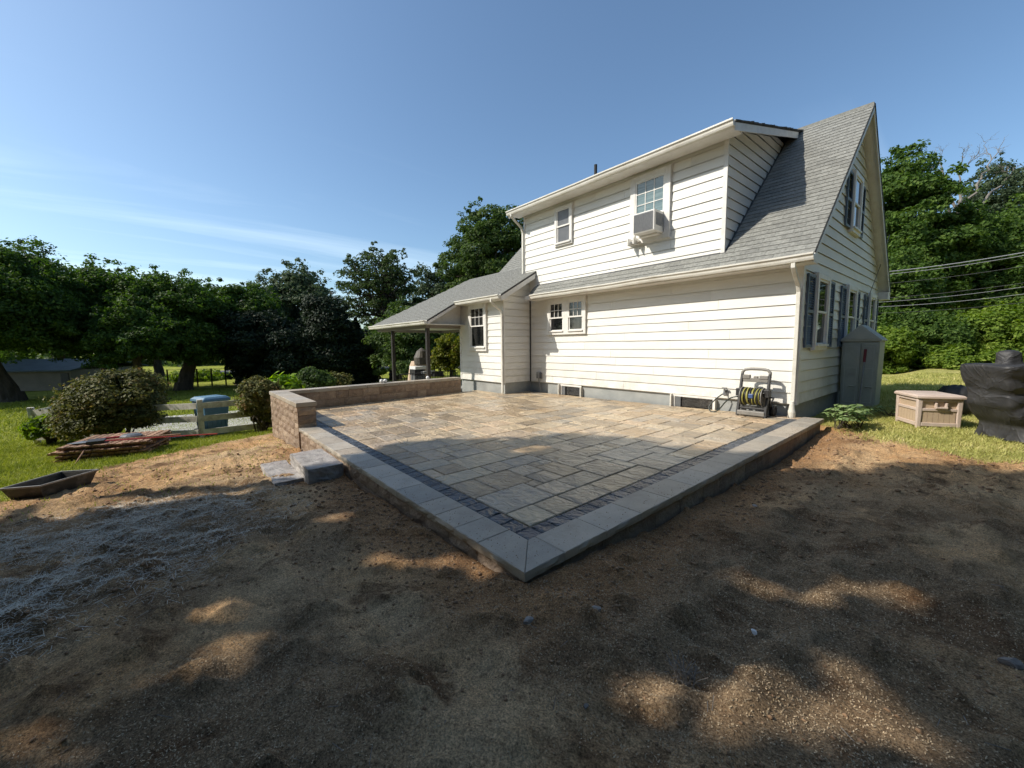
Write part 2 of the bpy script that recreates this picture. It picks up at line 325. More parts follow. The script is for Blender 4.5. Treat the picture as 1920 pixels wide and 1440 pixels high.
BLUEL = mat('bin_lid_blue', (.09, .19, .28), (.13, .24, .33), scale=4, rough=.45)
RED = mat('red_handle', (.42, .03, .03), rough=.4)
REDDARK = mat('dark_red_grip', (.17, .02, .03), rough=.5)
METAL = mat('grey_metal', (.35, .36, .37), (.25, .25, .26), scale=8, rough=.4, metallic=.7)
DARKPL = mat('dark_plastic', (.022, .022, .023), (.035, .034, .034), scale=8, rough=.5)
GREYPL = mat('grey_plastic', (.19, .18, .16), (.25, .235, .21), scale=8, rough=.55)
HOSEY = mat('hose_yellow', (.30, .28, .07), rough=.5)
HOSEK = mat('hose_black', (.02, .02, .018), rough=.45)
HOSEG = mat('hose_green_dark', (.02, .03, .025), rough=.4)
BLUEP = mat('blue_plastic', (.05, .09, .22), rough=.4)
ACG = mat('grille_grey', (.30, .31, .32), (.22, .23, .24), scale=60, rough=.6, stretch=(1, 1, .2))
ACW = mat('ac_case', (.70, .69, .65), rough=.5)
BARK = mat('bark', (.045, .036, .028), (.10, .082, .065), scale=5, rough=.95, stretch=(1, 1, .25), bump=.8, bscale=14, bdist=.04)
DEADW = mat('dead_wood', (.14, .125, .105), (.23, .205, .175), scale=5, rough=.9, stretch=(1, 1, .3))
STONE = mat('field_stone', (.16, .14, .125), (.28, .25, .22), scale=9, rough=.9, bump=.6, bscale=20, bdist=.02, rnd=.3)
CONC = mat('driveway_concrete', (.36, .345, .33), (.46, .445, .425), scale=1.2, rough=.9, coords='pos', bump=.3, bscale=30, stain=((.2, .18, .16), .8, .6, (1, 1, 1)))
ASPH = mat('road_asphalt', (.10, .10, .105), (.15, .15, .155), scale=1, rough=.9, coords='pos')
BARNW = mat('barn_wall', (.20, .175, .15), (.25, .22, .19), scale=2, rough=.85)
BARNR = mat('barn_roof', (.05, .075, .085), (.08, .11, .12), scale=2, rough=.7)
WIRE = mat('cable', (.10, .10, .105), rough=.5)
WIREL = mat('cable_bright', (.30, .31, .33), rough=.35)
PALEST = mat('pale_stone', (.46, .34, .24), (.55, .42, .31), scale=4, rough=.9)
DARKHOOD = mat('dark_hood', (.06, .053, .043), (.09, .08, .065), scale=5, rough=.6)
WHITEPL = mat('white_top', (.75, .75, .74), rough=.4)
IRON = mat('black_iron', (.015, .015, .015), rough=.5)
STRAW = mat('straw', (.54, .51, .43), (.76, .72, .62), scale=3, rough=.9, coords='pos')
MULCH = mat('seed_mulch', (.30, .22, .13), (.58, .45, .29), scale=60, rough=.9, coords='pos', detail=2)
CLOD = mat('soil_clod', (.19, .115, .065), (.36, .23, .13), scale=12, rough=.95, coords='pos', bump=.6, bscale=40)
YELLOW = mat('yellow_beam', (.45, .27, .06), (.5, .33, .1), scale=4, rough=.7)
L_CHEST = leafmat('leaf_chestnut', (.030, .062, .013), (.085, .150, .026), (.15, .21, .04))
L_DARK = leafmat('leaf_spruce', (.009, .018, .009), (.024, .040, .018), transl=.12)
L_LOC = leafmat('leaf_locust', (.030, .050, .018), (.070, .105, .032), (.11, .14, .05))
L_GREY = leafmat('leaf_grey', (.045, .07, .035), (.10, .135, .07), transl=.3)
L_OAK = leafmat('leaf_oak', (.035, .063, .018), (.09, .14, .036), (.15, .19, .06))
L_MAPLE = leafmat('leaf_maple', (.035, .072, .016), (.10, .165, .030), (.17, .23, .05))
L_BRIGHT = leafmat('leaf_bright', (.07, .125, .016), (.19, .27, .04), (.29, .35, .07), transl=.42)
L_BUSH = leafmat('leaf_bush', (.05, .062, .018), (.17, .17, .05), (.30, .18, .08), transl=.25, scale=3)
L_YEL = leafmat('leaf_yellowing', (.07, .10, .015), (.19, .20, .03), (.28, .16, .03), transl=.4)
L_WEED = leafmat('leaf_weed', (.14, .21, .08), (.32, .42, .18), (.48, .54, .30), transl=.3, scale=6)
L_LIME = leafmat('leaf_lime', (.13, .23, .03), (.26, .38, .05), transl=.4, scale=4)
GRASSD = leafmat('dry_grass_blade', (.28, .30, .08), (.54, .51, .19), (.74, .64, .34), transl=.25, rough=.6, spec=.15, scale=1.5)
GRASSM = leafmat('grass_blade', (.16, .21, .034), (.33, .365, .07), (.48, .46, .16), transl=.25, rough=.6, spec=.15, scale=1.5)

# ------------------------------------------------------------------ ground
PATIO = [(-1.77, 1.57), (-10.30, 1.57), (-10.85, 7.0), (-10.6, 7.6), (-9.2, 7.6), (-9.2, 8.6), (-1.77, 8.6)]
HOUSE = [(-15.5, 6.3), (-11.4, 6.3), (-11.4, 7.5), (-9.3, 7.5), (-9.3, 8.5), (-2.25, 8.5), (-2.25, 15.4), (-15.5, 15.4)]
STRAWP = [(-5.9, -1.6), (-5.5, .1), (-5.0, .75), (-4.2, .35), (-3.6, -.2), (-3.3, -1.0), (-4, -2.2)]
xs = np.concatenate([-np.geomspace(400, 14, 46), np.arange(-13.9, -7.0, .11), np.arange(-7.0, 2.2, .042), np.geomspace(2.3, 300, 46)])
ys = np.concatenate([-np.geomspace(300, 3.3, 40), np.arange(-3.2, 7.6, .042), np.arange(7.6, 14, .12), np.geomspace(14.2, 400, 46)])
XX, YY = np.meshgrid(xs, ys)
def lawn_mask(x, y):
    n = fbm(x * .9, y * .9, 4, 5) * 1.1
    lx = 0.55 * y - 8.3 + 1.2 * np.exp(-((y + .2) / .9) ** 2) * 0                       # dirt meets grass left of the steps
    left = sm(.35, -.55, x - np.interp(y, [-8, -2.2, -1.2, -.4, .4, 1.2, 2.0], [-4.5, -6.9, -8.2, -9.3, -10.0, -10.5, -10.7]) + n * 1.4)
    right = sm(-.5, .6, (y - np.interp(x, [-1.9, -1.3, -.6, .2, 1, 3], [9.1, 8.6, 8.1, 7.9, 8.0, 8.2])) + n * 1.2) * (x > -2.4)
    return np.clip(np.maximum(np.maximum(left, right), ((y > 8.8) | (x < -10.9)) * 1.0), 0, 1)
LM = lawn_mask(XX, YY)
ZZ = zg(XX, YY)
dist = np.hypot(XX, YY)
near = sm(16, 7, dist) * (1 - .6 * LM)
rough_amp = near * (fbm(XX * .8, YY * .8, 3, 3) * .09 + fbm(XX * 3.1, YY * 3.1, 4, 9) * .065 + np.maximum(fbm(XX * 7, YY * 7, 3, 21) - .07, 0) * .24 - np.abs(fbm(XX * 4.3, YY * 4.3, 3, 29)) * .045 + .006)
ZZ = ZZ + rough_amp
def rut(ax, ay, bx, by, wd, dp):
    global ZZ
    L_ = math.hypot(bx - ax, by - ay); ux, uy = (bx - ax) / L_, (by - ay) / L_
    s_ = (XX - ax) * ux + (YY - ay) * uy; d_ = -(XX - ax) * uy + (YY - ay) * ux + fbm(XX * .7, YY * .7, 2, 33) * .25
    e_ = sm(-.4, .4, s_) * sm(L_ + .4, L_ - .4, s_)
    ZZ = ZZ - e_ * dp * np.exp(-(d_ / wd) ** 4) * (1 + .35 * np.sin(s_ * 42)) + e_ * dp * .5 * np.exp(-((np.abs(d_) - wd * 1.5) / (wd * .5)) ** 2)
rut(-.95, 7.2, -.75, 1.2, .16, .03); rut(.35, 7.0, .35, 1.4, .16, .022); rut(-6.0, .4, -1.2, .95, .15, .025)
ins = inpoly(XX, YY, PATIO) | inpoly(XX, YY, HOUSE)
ZZ = np.where(ins, np.minimum(ZZ, -.32) - .15, ZZ)
# loose soil banked against the patio edges
ny, nx = XX.shape
V = np.stack([XX, YY, ZZ], -1).reshape(-1, 3)
ii = (np.arange(ny - 1)[:, None] * nx + np.arange(nx - 1)[None]).ravel()
F = np.stack([ii, ii + 1, ii + nx + 1, ii + nx], 1)
GM = bpy.data.materials.new('ground'); GM.use_nodes = True; t = GM.node_tree; t.nodes.clear(); L = t.links.new
o_ = nn(t, 'ShaderNodeOutputMaterial'); b_ = nn(t, 'ShaderNodeBsdfPrincipled'); L(b_.outputs[0], o_.inputs[0]); b_.inputs['Roughness'].default_value = .95; b_.inputs['Specular IOR Level'].default_value = .15
pos = nn(t, 'ShaderNodeNewGeometry').outputs['Position']
def tnoise(sc, det=6, ro=.6, dist_=0.0):
    n = nn(t, 'ShaderNodeTexNoise'); n.inputs['Scale'].default_value = sc; n.inputs['Detail'].default_value = det; n.inputs['Roughness'].default_value = ro; n.inputs['Distortion'].default_value = dist_; L(pos, n.inputs['Vector']); return n.outputs['Fac']
def tramp(src, stops):
    r = nn(t, 'ShaderNodeValToRGB'); e = r.color_ramp.elements
    while len(e) < len(stops): e.new(.5)
    for k, (p_, c_) in enumerate(stops): e[k].position = p_; e[k].color = (*c_, 1)
    L(src, r.inputs[0]); return r.outputs[0]
def tmix(f, a, b, typ='MIX'):
    n = nn(t, 'ShaderNodeMix', data_type='RGBA', blend_type=typ)
    for s_, v in (('Factor', f), ('A', a), ('B', b)):
        if isinstance(v, (int, float)): n.inputs[s_].default_value = v
        elif isinstance(v, tuple): n.inputs[s_].default_value = (*v, 1)
        else: L(v, n.inputs[s_])
    return n.outputs['Result']
dirt = tramp(tnoise(1.1, 8, .65), [(.30, (.41, .24, .12)), (.52, (.65, .415, .22)), (.72, (.78, .545, .32))])
grain = tmix(1.0, tramp(tnoise(110, 3, .75), [(.33, (.38, .36, .34)), (.64, (1.45, 1.42, 1.34))]), tramp(tnoise(28, 4, .75), [(.33, (.72, .70, .68)), (.64, (1.2, 1.19, 1.16))]), 'MULTIPLY')
dirt = tmix(1.0, dirt, grain, 'MULTIPLY')
thatch = tmix(tramp(tnoise(3.5, 6, .7), [(.52, (0, 0, 0)), (.68, (1, 1, 1))]), dirt, (.52, .41, .26))
dirt = tmix(.35, dirt, thatch)
greyp = tramp(tnoise(.75, 5, .6), [(.42, (0, 0, 0)), (.62, (1, 1, 1))]); dirt = tmix(greyp, dirt, tmix(1.0, (.60, .445, .28), grain, 'MULTIPLY'))
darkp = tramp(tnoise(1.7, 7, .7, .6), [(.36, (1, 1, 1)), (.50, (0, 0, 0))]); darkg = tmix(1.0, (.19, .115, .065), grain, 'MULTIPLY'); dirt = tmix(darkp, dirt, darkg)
grassc = tramp(tnoise(.9, 8, .7), [(.30, (.16, .205, .03)), (.52, (.285, .31, .05)), (.75, (.42, .40, .12))])
gg = tramp(tnoise(60, 4, .75), [(.3, (.45, .48, .4)), (.65, (1.3, 1.28, 1.2))])
gg2 = tramp(tnoise(9, 4, .75), [(.3, (.75, .78, .7)), (.65, (1.15, 1.13, 1.1))])
sxp = nn(t, 'ShaderNodeSeparateXYZ'); L(pos, sxp.inputs[0]); rx_ = nn(t, 'ShaderNodeMapRange'); rx_.inputs['From Min'].default_value = -8; rx_.inputs['From Max'].default_value = -3; L(sxp.outputs[0], rx_.inputs['Value'])
dryc = tramp(tnoise(.9, 8, .7), [(.30, (.27, .285, .08)), (.52, (.44, .41, .15)), (.75, (.60, .50, .24))])
grassc = tmix(rx_.outputs[0], grassc, dryc)
grassc = tmix(1.0, tmix(1.0, grassc, gg, 'MULTIPLY'), gg2, 'MULTIPLY')
lw = nn(t, 'ShaderNodeAttribute', attribute_name='lawn').outputs['Fac']
mw = nn(t, 'ShaderNodeMath', operation='MULTIPLY_ADD'); L(tnoise(2.2, 7, .75), mw.inputs[0]); mw.inputs[1].default_value = 1.2; mw.inputs[2].default_value = -.6
aw = nn(t, 'ShaderNodeMath', operation='ADD'); L(lw, aw.inputs[0]); L(mw.outputs[0], aw.inputs[1])
rw = nn(t, 'ShaderNodeMapRange', interpolation_type='SMOOTHSTEP'); rw.inputs['From Min'].default_value = .32; rw.inputs['From Max'].default_value = .68; L(aw.outputs[0], rw.inputs['Value'])
att = lambda q: nn(t, 'ShaderNodeAttribute', attribute_name=q).outputs['Fac']
dirt = tmix(att('mulch'), dirt, tmix(1.0, tramp(tnoise(2.3, 7, .7), [(.3, (.22, .15, .09)), (.7, (.44, .32, .205))]), grain, 'MULTIPLY'))  # soil under the mulch darkened to paint in shade pits between crumbs
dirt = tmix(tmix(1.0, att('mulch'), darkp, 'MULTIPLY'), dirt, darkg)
dirt = tmix(att('fresh'), dirt, tmix(1.0, tramp(tnoise(3.1, 7, .7), [(.3, (.27, .15, .075)), (.7, (.54, .325, .17))]), grain, 'MULTIPLY'))
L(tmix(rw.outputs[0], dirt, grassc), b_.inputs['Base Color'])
bm1 = nn(t, 'ShaderNodeBump'); bm1.inputs['Strength'].default_value = .9; bm1.inputs['Distance'].default_value = .07; L(tnoise(9, 9, .72), bm1.inputs['Height'])
bm2 = nn(t, 'ShaderNodeBump'); bm2.inputs['Strength'].default_value = .9; bm2.inputs['Distance'].default_value = .016; L(tnoise(70, 4, .7), bm2.inputs['Height']); L(bm1.outputs[0], bm2.inputs['Normal']); L(bm2.outputs[0], b_.inputs['Normal'])
ground = rawmesh('ground', V, F, GM, smooth=True)
a = ground.data.attributes.new('lawn', 'FLOAT', 'POINT'); a.data.foreach_set('value', LM.astype(np.float32).ravel())
MU = sm(-.12, .08, fbm(XX * 1.1, YY * 1.1, 4, 55)) * sm(7.5, 4.5, dist); a = ground.data.attributes.new('mulch', 'FLOAT', 'POINT'); a.data.foreach_set('value', MU.astype(np.float32).ravel())
ex_ = np.maximum(XX - (-1.76), 0); ey_ = np.maximum(1.56 - YY, 0); pd_ = np.hypot(ex_ * (YY > 1.4) + (YY <= 1.4) * np.maximum(XX + 1.76, 0), ey_) + fbm(XX * 1.6, YY * 1.6, 3, 61) * .7
FR = sm(.75, .1, pd_) * (XX > -8); a = ground.data.attributes.new('fresh', 'FLOAT', 'POINT'); a.data.foreach_set('value', FR.astype(np.float32).ravel())
tag(ground, 'bare brown seeded soil running out into green lawn', kind='structure')
def zsurf(x, y):                                           # height of the built ground sheet
    x = np.asarray(x, float); y = np.asarray(y, float)
    i = np.clip(np.searchsorted(xs, x) - 1, 0, nx - 2); j = np.clip(np.searchsorted(ys, y) - 1, 0, ny - 2)
    fx = (x - xs[i]) / (xs[i + 1] - xs[i]); fy = (y - ys[j]) / (ys[j + 1] - ys[j])
    return (ZZ[j, i] * (1 - fx) + ZZ[j, i + 1] * fx) * (1 - fy) + (ZZ[j + 1, i] * (1 - fx) + ZZ[j + 1, i + 1] * fx) * fy

def strip_mesh(name, pts0, pts1, dz, material, label, n=30):
    P0 = np.array(pts0, float); P1 = np.array(pts1, float); tt = np.linspace(0, 1, n); V = []
    m_ = 8
    for k in range(m_ + 1):
        f = k / m_
        for q in tt:
            i = min(int(q * (len(P0) - 1)), len(P0) - 2); g = q * (len(P0) - 1) - i
            p = (P0[i] * (1 - g) + P0[i + 1] * g) * (1 - f) + (P1[i] * (1 - g) + P1[i + 1] * g) * f
            V.append((p[0], p[1], float(zg(p[0], p[1])) + dz))
    F = [(k * n + i, k * n + i + 1, (k + 1) * n + i + 1, (k + 1) * n + i) for k in range(m_) for i in range(n - 1)]
    return tag(rawmesh(name, np.array(V), np.array(F), material), label, kind='structure')
strip_mesh('driveway', [(-12.9, -1.0), (-13.1, 2), (-13.0, 5.5)], [(-18.6, -1.5), (-18.2, 2), (-17.5, 5.5)], .03, CONC, 'pale concrete driveway behind the white rail fence')
strip_mesh('road', [(-46, 3), (-40, 20), (-30, 34)], [(-54, 3), (-48, 23), (-36, 42)], .05, ASPH, 'grey road beyond the lawn behind the porch')

# ------------------------------------------------------------------ patio
patio = MB()
patio.v = []; g_ = .0
pb = [(-10.02, 1.86), (-2.06, 1.86), (-2.06, 8.46), (-9.22, 8.46), (-9.22, 7.42), (-10.62, 7.42)]
N_ = 24
Vp = []; Fp = []
for j in range(N_ + 1):
    for i in range(N_ + 1):
        x = -10.62 + (8.86) * i / N_ - .0; y = 1.60 + 6.87 * j / N_
        x = min(x, -1.80); Vp.append((x, y, float(zp(x, y)) - .022))
for j in range(N_):
    for i in range(N_):
        k = j * (N_ + 1) + i; xc = (Vp[k][0] + Vp[k + 1][0]) / 2; yc = (Vp[k][1] + Vp[k + N_ + 1][1]) / 2
        Fp.append((k, k + 1, k + N_ + 2, k + N_ + 1))
pat = rawmesh('patio', np.array(Vp), np.array(Fp), JOINT)
tag(pat, 'raised paved patio of tan and grey slabs with dark border', kind='structure')
# dark border row
def piece(mb, name, material, parent): return mb.build(name, material, parent)
x = -2.06
k = 0
while x > -9.95:
    L_ = random.uniform(.15, .19)
    piece(MB().cbox(x - L_ + .006, x, 1.872, 2.025, -.05, .0 + random.uniform(-.002, .003), .008, zp), 'border_paver', BORDER, pat); x -= L_ + .004
y = 2.033
while y < 8.15:
    L_ = random.uniform(.15, .19)
    piece(MB().cbox(-2.215, -2.066, y, min(y + L_ - .006, 8.2), -.05, random.uniform(-.002, .003), .008, zp), 'border_paver', BORDER, pat); y += L_
# field of slabs in random sizes
U = .152; x0f = -10.7; y0f = 2.033; nxu = int((-2.222 - x0f) / U); nyu = int((8.44 - y0f) / U)
U_x = (-2.222 - x0f) / nxu; occ = np.zeros((nyu, nxu), bool)
sizes = [(3, 2), (2, 3), (2, 2), (4, 3), (3, 2), (2, 1), (3, 4), (3, 3)]
pavers = []
for j in range(nyu):
    i = nxu - 1
    while i >= 0:
        if occ[j, i]: i -= 1; continue
        opts = sizes[:]; random.shuffle(opts); opts += [(1, 1)]
        for (a_, b_) in opts:
            if i - a_ + 1 < 0 or j + b_ > nyu: continue
            if occ[j:j + b_, i - a_ + 1:i + 1].any(): continue
            occ[j:j + b_, i - a_ + 1:i + 1] = True; pavers.append((i - a_ + 1, j, a_, b_)); break
        i -= 1
def inner_wall_x(y): return -10.02 + (-.53) * (y - 1.86) / 4.89
rest = MB(); pv = []
for (i, j, a_, b_) in pavers:
    xa = x0f + i * U_x; xb = xa + a_ * U_x; ya = y0f + j * U; yb = ya + b_ * U
    xl = inner_wall_x((ya + yb) / 2)
    if xb < xl - .02: continue
    if xb < -9.2 and ya > 7.4: continue
    if xa < -9.22 and yb > 7.42:
        if xb > -9.22 and xb + xa > -18.44 and False: pass
        yb = min(yb, 7.41) if xb < -9.0 else yb
        if yb - ya < .03: continue
    xa = max(xa, xl + .01)
    if xb - xa < .03: continue
    pv.append((xa, xb, ya, yb))
pv.sort(key=lambda q: -(q[1] - q[0]) * (q[3] - q[2]) / (.3 + (q[0] ** 2 + q[2] ** 2)))
for n_, (xa, xb, ya, yb) in enumerate(pv):
    g = .0065; zt = random.uniform(-.003, .003)
    if n_ < 300: piece(MB().cbox(xa + g, xb - g, ya + g, yb - g, -.05, zt, .007, zp), 'paver', PAVER, pat)
    else: rest.cbox(xa + g, xb - g, ya + g, yb - g, -.05, zt, .007, zp)
if rest.v: r_ = rest.build('far_pavers', PAVER, pat); r_['kind'] = 'stuff'
# smooth coping stones with a mitred corner
xo, yo, wc_ = -1.76, 1.56, .302
def cope(P, zt=0.0, th=.06, ch=.006):
    D_ = []
    for i in range(len(P)):
        p, q = np.array(P[i], float), np.array(P[(i + 1) % len(P)], float); L_ = np.linalg.norm(q - p)
        outer = (abs(p[1] - yo) < .003 and abs(q[1] - yo) < .003) or (abs(p[0] - xo) < .003 and abs(q[0] - xo) < .003)
        k = max(1, int(L_ / .05)) if outer else 1
        for j in range(k): D_.append((p + (q - p) * j / k, outer and j > 0))
    P = [d[0] for d in D_]; fl = [d[1] for d in D_]; c_ = sum(P) / len(P); n = len(P); mb = MB(); out_ = lambda p: (p - c_) / np.linalg.norm(p - c_)
    ring = lambda z, f: [(*f(p, r), z + float(zp(*p))) for p, r in zip(P, fl)]
    bot = ring(zt - th, lambda p, r: p + out_(p) * (random.uniform(-.012, .004) if r else 0)); mid = ring(zt - th * .5, lambda p, r: p + out_(p) * (random.uniform(-.002, .012) if r else 0))
    edge = ring(zt - ch, lambda p, r: p + out_(p) * (random.uniform(-.006, .003) if r else 0)); top = ring(zt, lambda p, r: p - out_(p) * (ch * 1.2 + (random.uniform(0, .004) if r else 0)))
    v = bot + mid + edge + top; f = [tuple(range(n - 1, -1, -1)), tuple(range(3 * n, 4 * n))]
    for k in range(3):
        for i in range(n): j = (i + 1) % n; f.append((k * n + i, k * n + j, (k + 1) * n + j, (k + 1) * n + i))
    return mb.add(v, f)
piece(cope([(xo, yo), (xo - wc_, yo + wc_), (-2.27, yo + wc_), (-2.27, yo)], .012), 'coping_stone', COPE, pat)
piece(cope([(xo, yo + .002), (xo, 1.925), (xo - wc_, 1.925), (xo - wc_, yo + wc_ + .002)], .012), 'coping_stone', COPE, pat)
x = -2.273
while x > -7.68:
    L_ = random.choice([.31, .46, .46, .46]); xn = max(x - L_, -7.70)
    piece(cope([(x, yo), (x, yo + wc_), (xn + .003, yo + wc_), (xn + .003, yo)], .012 + random.uniform(-.001, .0015)), 'coping_stone', COPE, pat); x = xn
y = 1.928
while y < 8.42:
    L_ = .46; yn = min(y + L_, 8.44)
    piece(cope([(xo, y), (xo, yn - .003), (xo - wc_, yn - .003), (xo - wc_, y)], .012 + random.uniform(-.001, .0015)), 'coping_stone', COPE, pat); y = yn
y8 = 8.215
x = -2.08
piece(cope([(-2.07, 8.21), (-2.07, 8.43), (-2.5, 8.43), (-2.5, 8.21)], .0), 'paver', PAVER, pat)

# ------------------------------------------------------------------ block walls
wall = thing('block_wall', 'L shaped tan block wall with capstones edging the patio', 'wall', (-10.2, 1.7, -.5))
def wblock(P0, P1, nrm, z0, z1, th, material=BLOCK, parent=wall, bulge=.012, name='block', rough_face=True):
    # a block between plan points P0,P1 on the face line; face normal nrm; split face bulges outward
    P0 = np.array(P0); P1 = np.array(P1); nrm = np.array(nrm); n = 4; mz = 3; mb = MB(); V = []
    dv = (P1 - P0)
    for k in range(mz):
        for i in range(n):
            u = i / (n - 1); v = k / (mz - 1); e = 0 if (i in (0, n - 1) or k in (0, mz - 1)) else 1
            off = e * (bulge + random.uniform(-.006, .012)) if rough_face else 0
            p = P0 + dv * u + nrm * off
            V.append((p[0], p[1], z0 + (z1 - z0) * v + (0 if e == 0 else random.uniform(-.01, .01))))
    B = len(V)
    for p, z in ((P0, z0), (P1, z0), (P1, z1), (P0, z1)):
        q = p - nrm * th; V.append((q[0], q[1], z))
    F = [(k * n + i, k * n + i + 1, (k + 1) * n + i + 1, (k + 1) * n + i) for k in range(mz - 1) for i in range(n - 1)]
    F += [(B, B + 3, B + 2, B + 1), (0, n, 2 * n, B + 3, B), (n - 1, B + 1, B + 2, 3 * n - 1, 2 * n - 1), tuple(range(2 * n, 3 * n)) + (B + 2, B + 3), tuple(range(n - 1, -1, -1)) + (B, B + 1)]
    return mb.add(V, F).build(name, material, parent)
core = MB()
core.box(-10.29, -7.74, 1.60, 1.82, -.8, .37)
core.hexa([(-10.29, 1.62, -.8), (-10.06, 1.62, -.8), (-10.57, 6.72, -.8), (-10.80, 6.72, -.8), (-10.29, 1.62, .37), (-10.06, 1.62, .37), (-10.57, 6.72, .37), (-10.80, 6.72, .37)])
core.build('wall_core', JOINT, wall)
CH = .1495
def course(P0, P1, nrm, zlist, th, lens, parent=wall):
    P0 = np.array(P0, float); P1 = np.array(P1, float); L_ = np.linalg.norm(P1 - P0); d = (P1 - P0) / L_
    for ci, (z0, z1) in enumerate(zlist):
        s = 0.0; first = True
        while s < L_ - .01:
            l = random.choice(lens) * (.55 if first and ci % 2 else 1); first = False
            e = s + l
            if L_ - e < .15: e = L_
            wblock(P0 + d * (s + .003), P0 + d * (e - .003), nrm, z0 + .003, z1 - .003, th, parent=parent); s = e
zl = [(.373 - CH * (k + 1), .373 - CH * k) for k in range(7)]
course((-10.33, 1.56), (-7.72, 1.56), (0, -1), zl, .06, [.30, .40, .45])
course((-7.715, 1.566), (-7.715, 1.855), (1, 0), zl[:3], .06, [.4])
d_ = np.array([-.53, 4.89]); d_ /= np.linalg.norm(d_); nrm_in = np.array([d_[1], -d_[0]])
zi = [(.373 - .19 * (k + 1), .373 - .19 * k) for k in range(2)]
course(np.array([-7.72, 1.858]), np.array([-10.02, 1.858]), (0, 1), zi, .05, [.3, .4, .45])
course(np.array([-10.02, 1.86]), np.array([-10.55, 6.75]), nrm_in, zi, .06, [.30, .38, .45, .22])
course(np.array([-10.86, 6.75]), np.array([-10.33, 1.56]), -nrm_in, zl[:6], .06, [.3, .42])
course(np.array([-10.55, 6.75]), np.array([-10.86, 6.72]), (0, 1), zi, .05, [.31])
# capstones
def cap(P, z0=.376, z1=.456):
    P = [np.array(p, float) for p in P]; mb = MB(); n = len(P)
    return mb.prism([(p[0], p[1], 0) for p in P], (0, 0, z0), (0, 0, z1)).build('cap_stone', COPE, wall, bevel=.008)
x = -7.70
for L_ in (.46, .46, .46, .46, .42):
    cap([(x, 1.54), (x, 1.875), (x - L_ + .003, 1.875), (x - L_ + .003, 1.54)]); x -= L_
cap([(x, 1.54), (x, 1.875), (-10.02, 1.875), (-10.345, 1.545)])
pa = np.array([-10.005, 1.878]); pbv = np.array([-10.35, 1.56]); s = 0; LL = 4.9
first = True
while s < LL - .05:
    e = min(s + .46, LL)
    A_ = pa + d_ * s; B_ = pa + d_ * (e - .003); C_ = B_ - nrm_in * .335; D_ = (A_ - nrm_in * .335) if not first else pbv
    cap([A_, B_, C_, D_]); s = e; first = False
# lower facing of the raised patio
low = thing('patio_facing', 'low tan block facing under the patio coping', 'wall', (-1.9, 1.7, -.3))
core = MB(); core.box(-7.72, -1.83, 1.62, 1.75, -.7, -.062); core.box(-1.93, -1.825, 1.62, 8.3, -.5, -.062); core.build('facing_core', JOINT, low)
course((-7.712, 1.585), (-1.80, 1.585), (0, -1), [(-.052 - CH * (k + 1), -.052 - CH * k) for k in range(4)], .06, [.3, .4, .45], parent=low)
def course_r():
    y = 1.64
    while y < 8.3:
        e = min(y + random.choice([.3, .4, .45]), 8.4)
        wblock((-1.80, y + .003), (-1.80, e - .003), (1, 0), -.30, -.066 + float(zp(-1.8, y)), .06, parent=low); y = e
course_r()

# ------------------------------------------------------------------ steps
def rough_slab(name, label, x0, x1, y0, y1, z0, z1, seed):
    rng = random.Random(seed); bm = bmesh.new(); bmesh.ops.create_cube(bm, size=1)
    for v in bm.verts: v.co = Vector(((x0 + x1) / 2 + v.co.x * (x1 - x0), (y0 + y1) / 2 + v.co.y * (y1 - y0), (z0 + z1) / 2 + v.co.z * (z1 - z0)))
    bmesh.ops.subdivide_edges(bm, edges=bm.edges, cuts=7, use_grid_fill=True)
    for v in bm.verts:
        side = v.co.z < z1 - .002
        v.co += Vector((rng.uniform(-1, 1) * .009, rng.uniform(-1, 1) * .009, rng.uniform(-1, 1) * (.009 if side else .003)))
    me = bpy.data.meshes.new(name); bm.to_mesh(me); bm.free(); me.materials.append(STEP); o = bpy.data.objects.new(name, me); link(o); return tag(o, label, 'step', 'stone steps up to the patio')
rough_slab('stone_step', 'thick pale rock faced upper step block against the patio', -6.17, -5.18, 1.12, 1.53, -.30, -.05, 3)
rough_slab('stone_step', 'flat pale lower step slab lying in the soil', -6.46, -5.40, .80, 1.112, -.40, -.2, 5)

# ------------------------------------------------------------------ house
XL, XR, YF, YB = -11.55, -2.19, 8.45, 15.45          # main block
EY, EZ, SL = 8.08, 2.88, .96                         # front eave and main roof slope
RY = (EY + 15.66) / 2; RZ = EZ + SL * (RY - EY)
house = thing('house', 'white sided house with grey shingle roof, long dormer and steep gable', 'house', (-6, 12, 0))
def roofz(y): return EZ + SL * (y - EY) if y < RY else EZ + SL * (15.66 - y)
body = MB()
yi, yo_ = YF + .03, YB - .03
body.prism([(0, yi, .30), (0, yo_, .30), (0, yo_, 2.75), (0, RY, RZ - .30), (0, yi, 2.95)], (XL + .02, 0, 0), (XR - .03, 0, 0))
body.build('wall', WHITE, house)
fd = MB(); fd.box(-9.30, XR - .035, YF + .035, YB - .04, -.5, .335); fd.box(XL - .0, -9.215, 7.435, 9.0, -.5, .335); fd.box(XL + .02, -9.0, 9.0, YB - .05, -.5, .33); fd.build('foundation', FOUND, house)

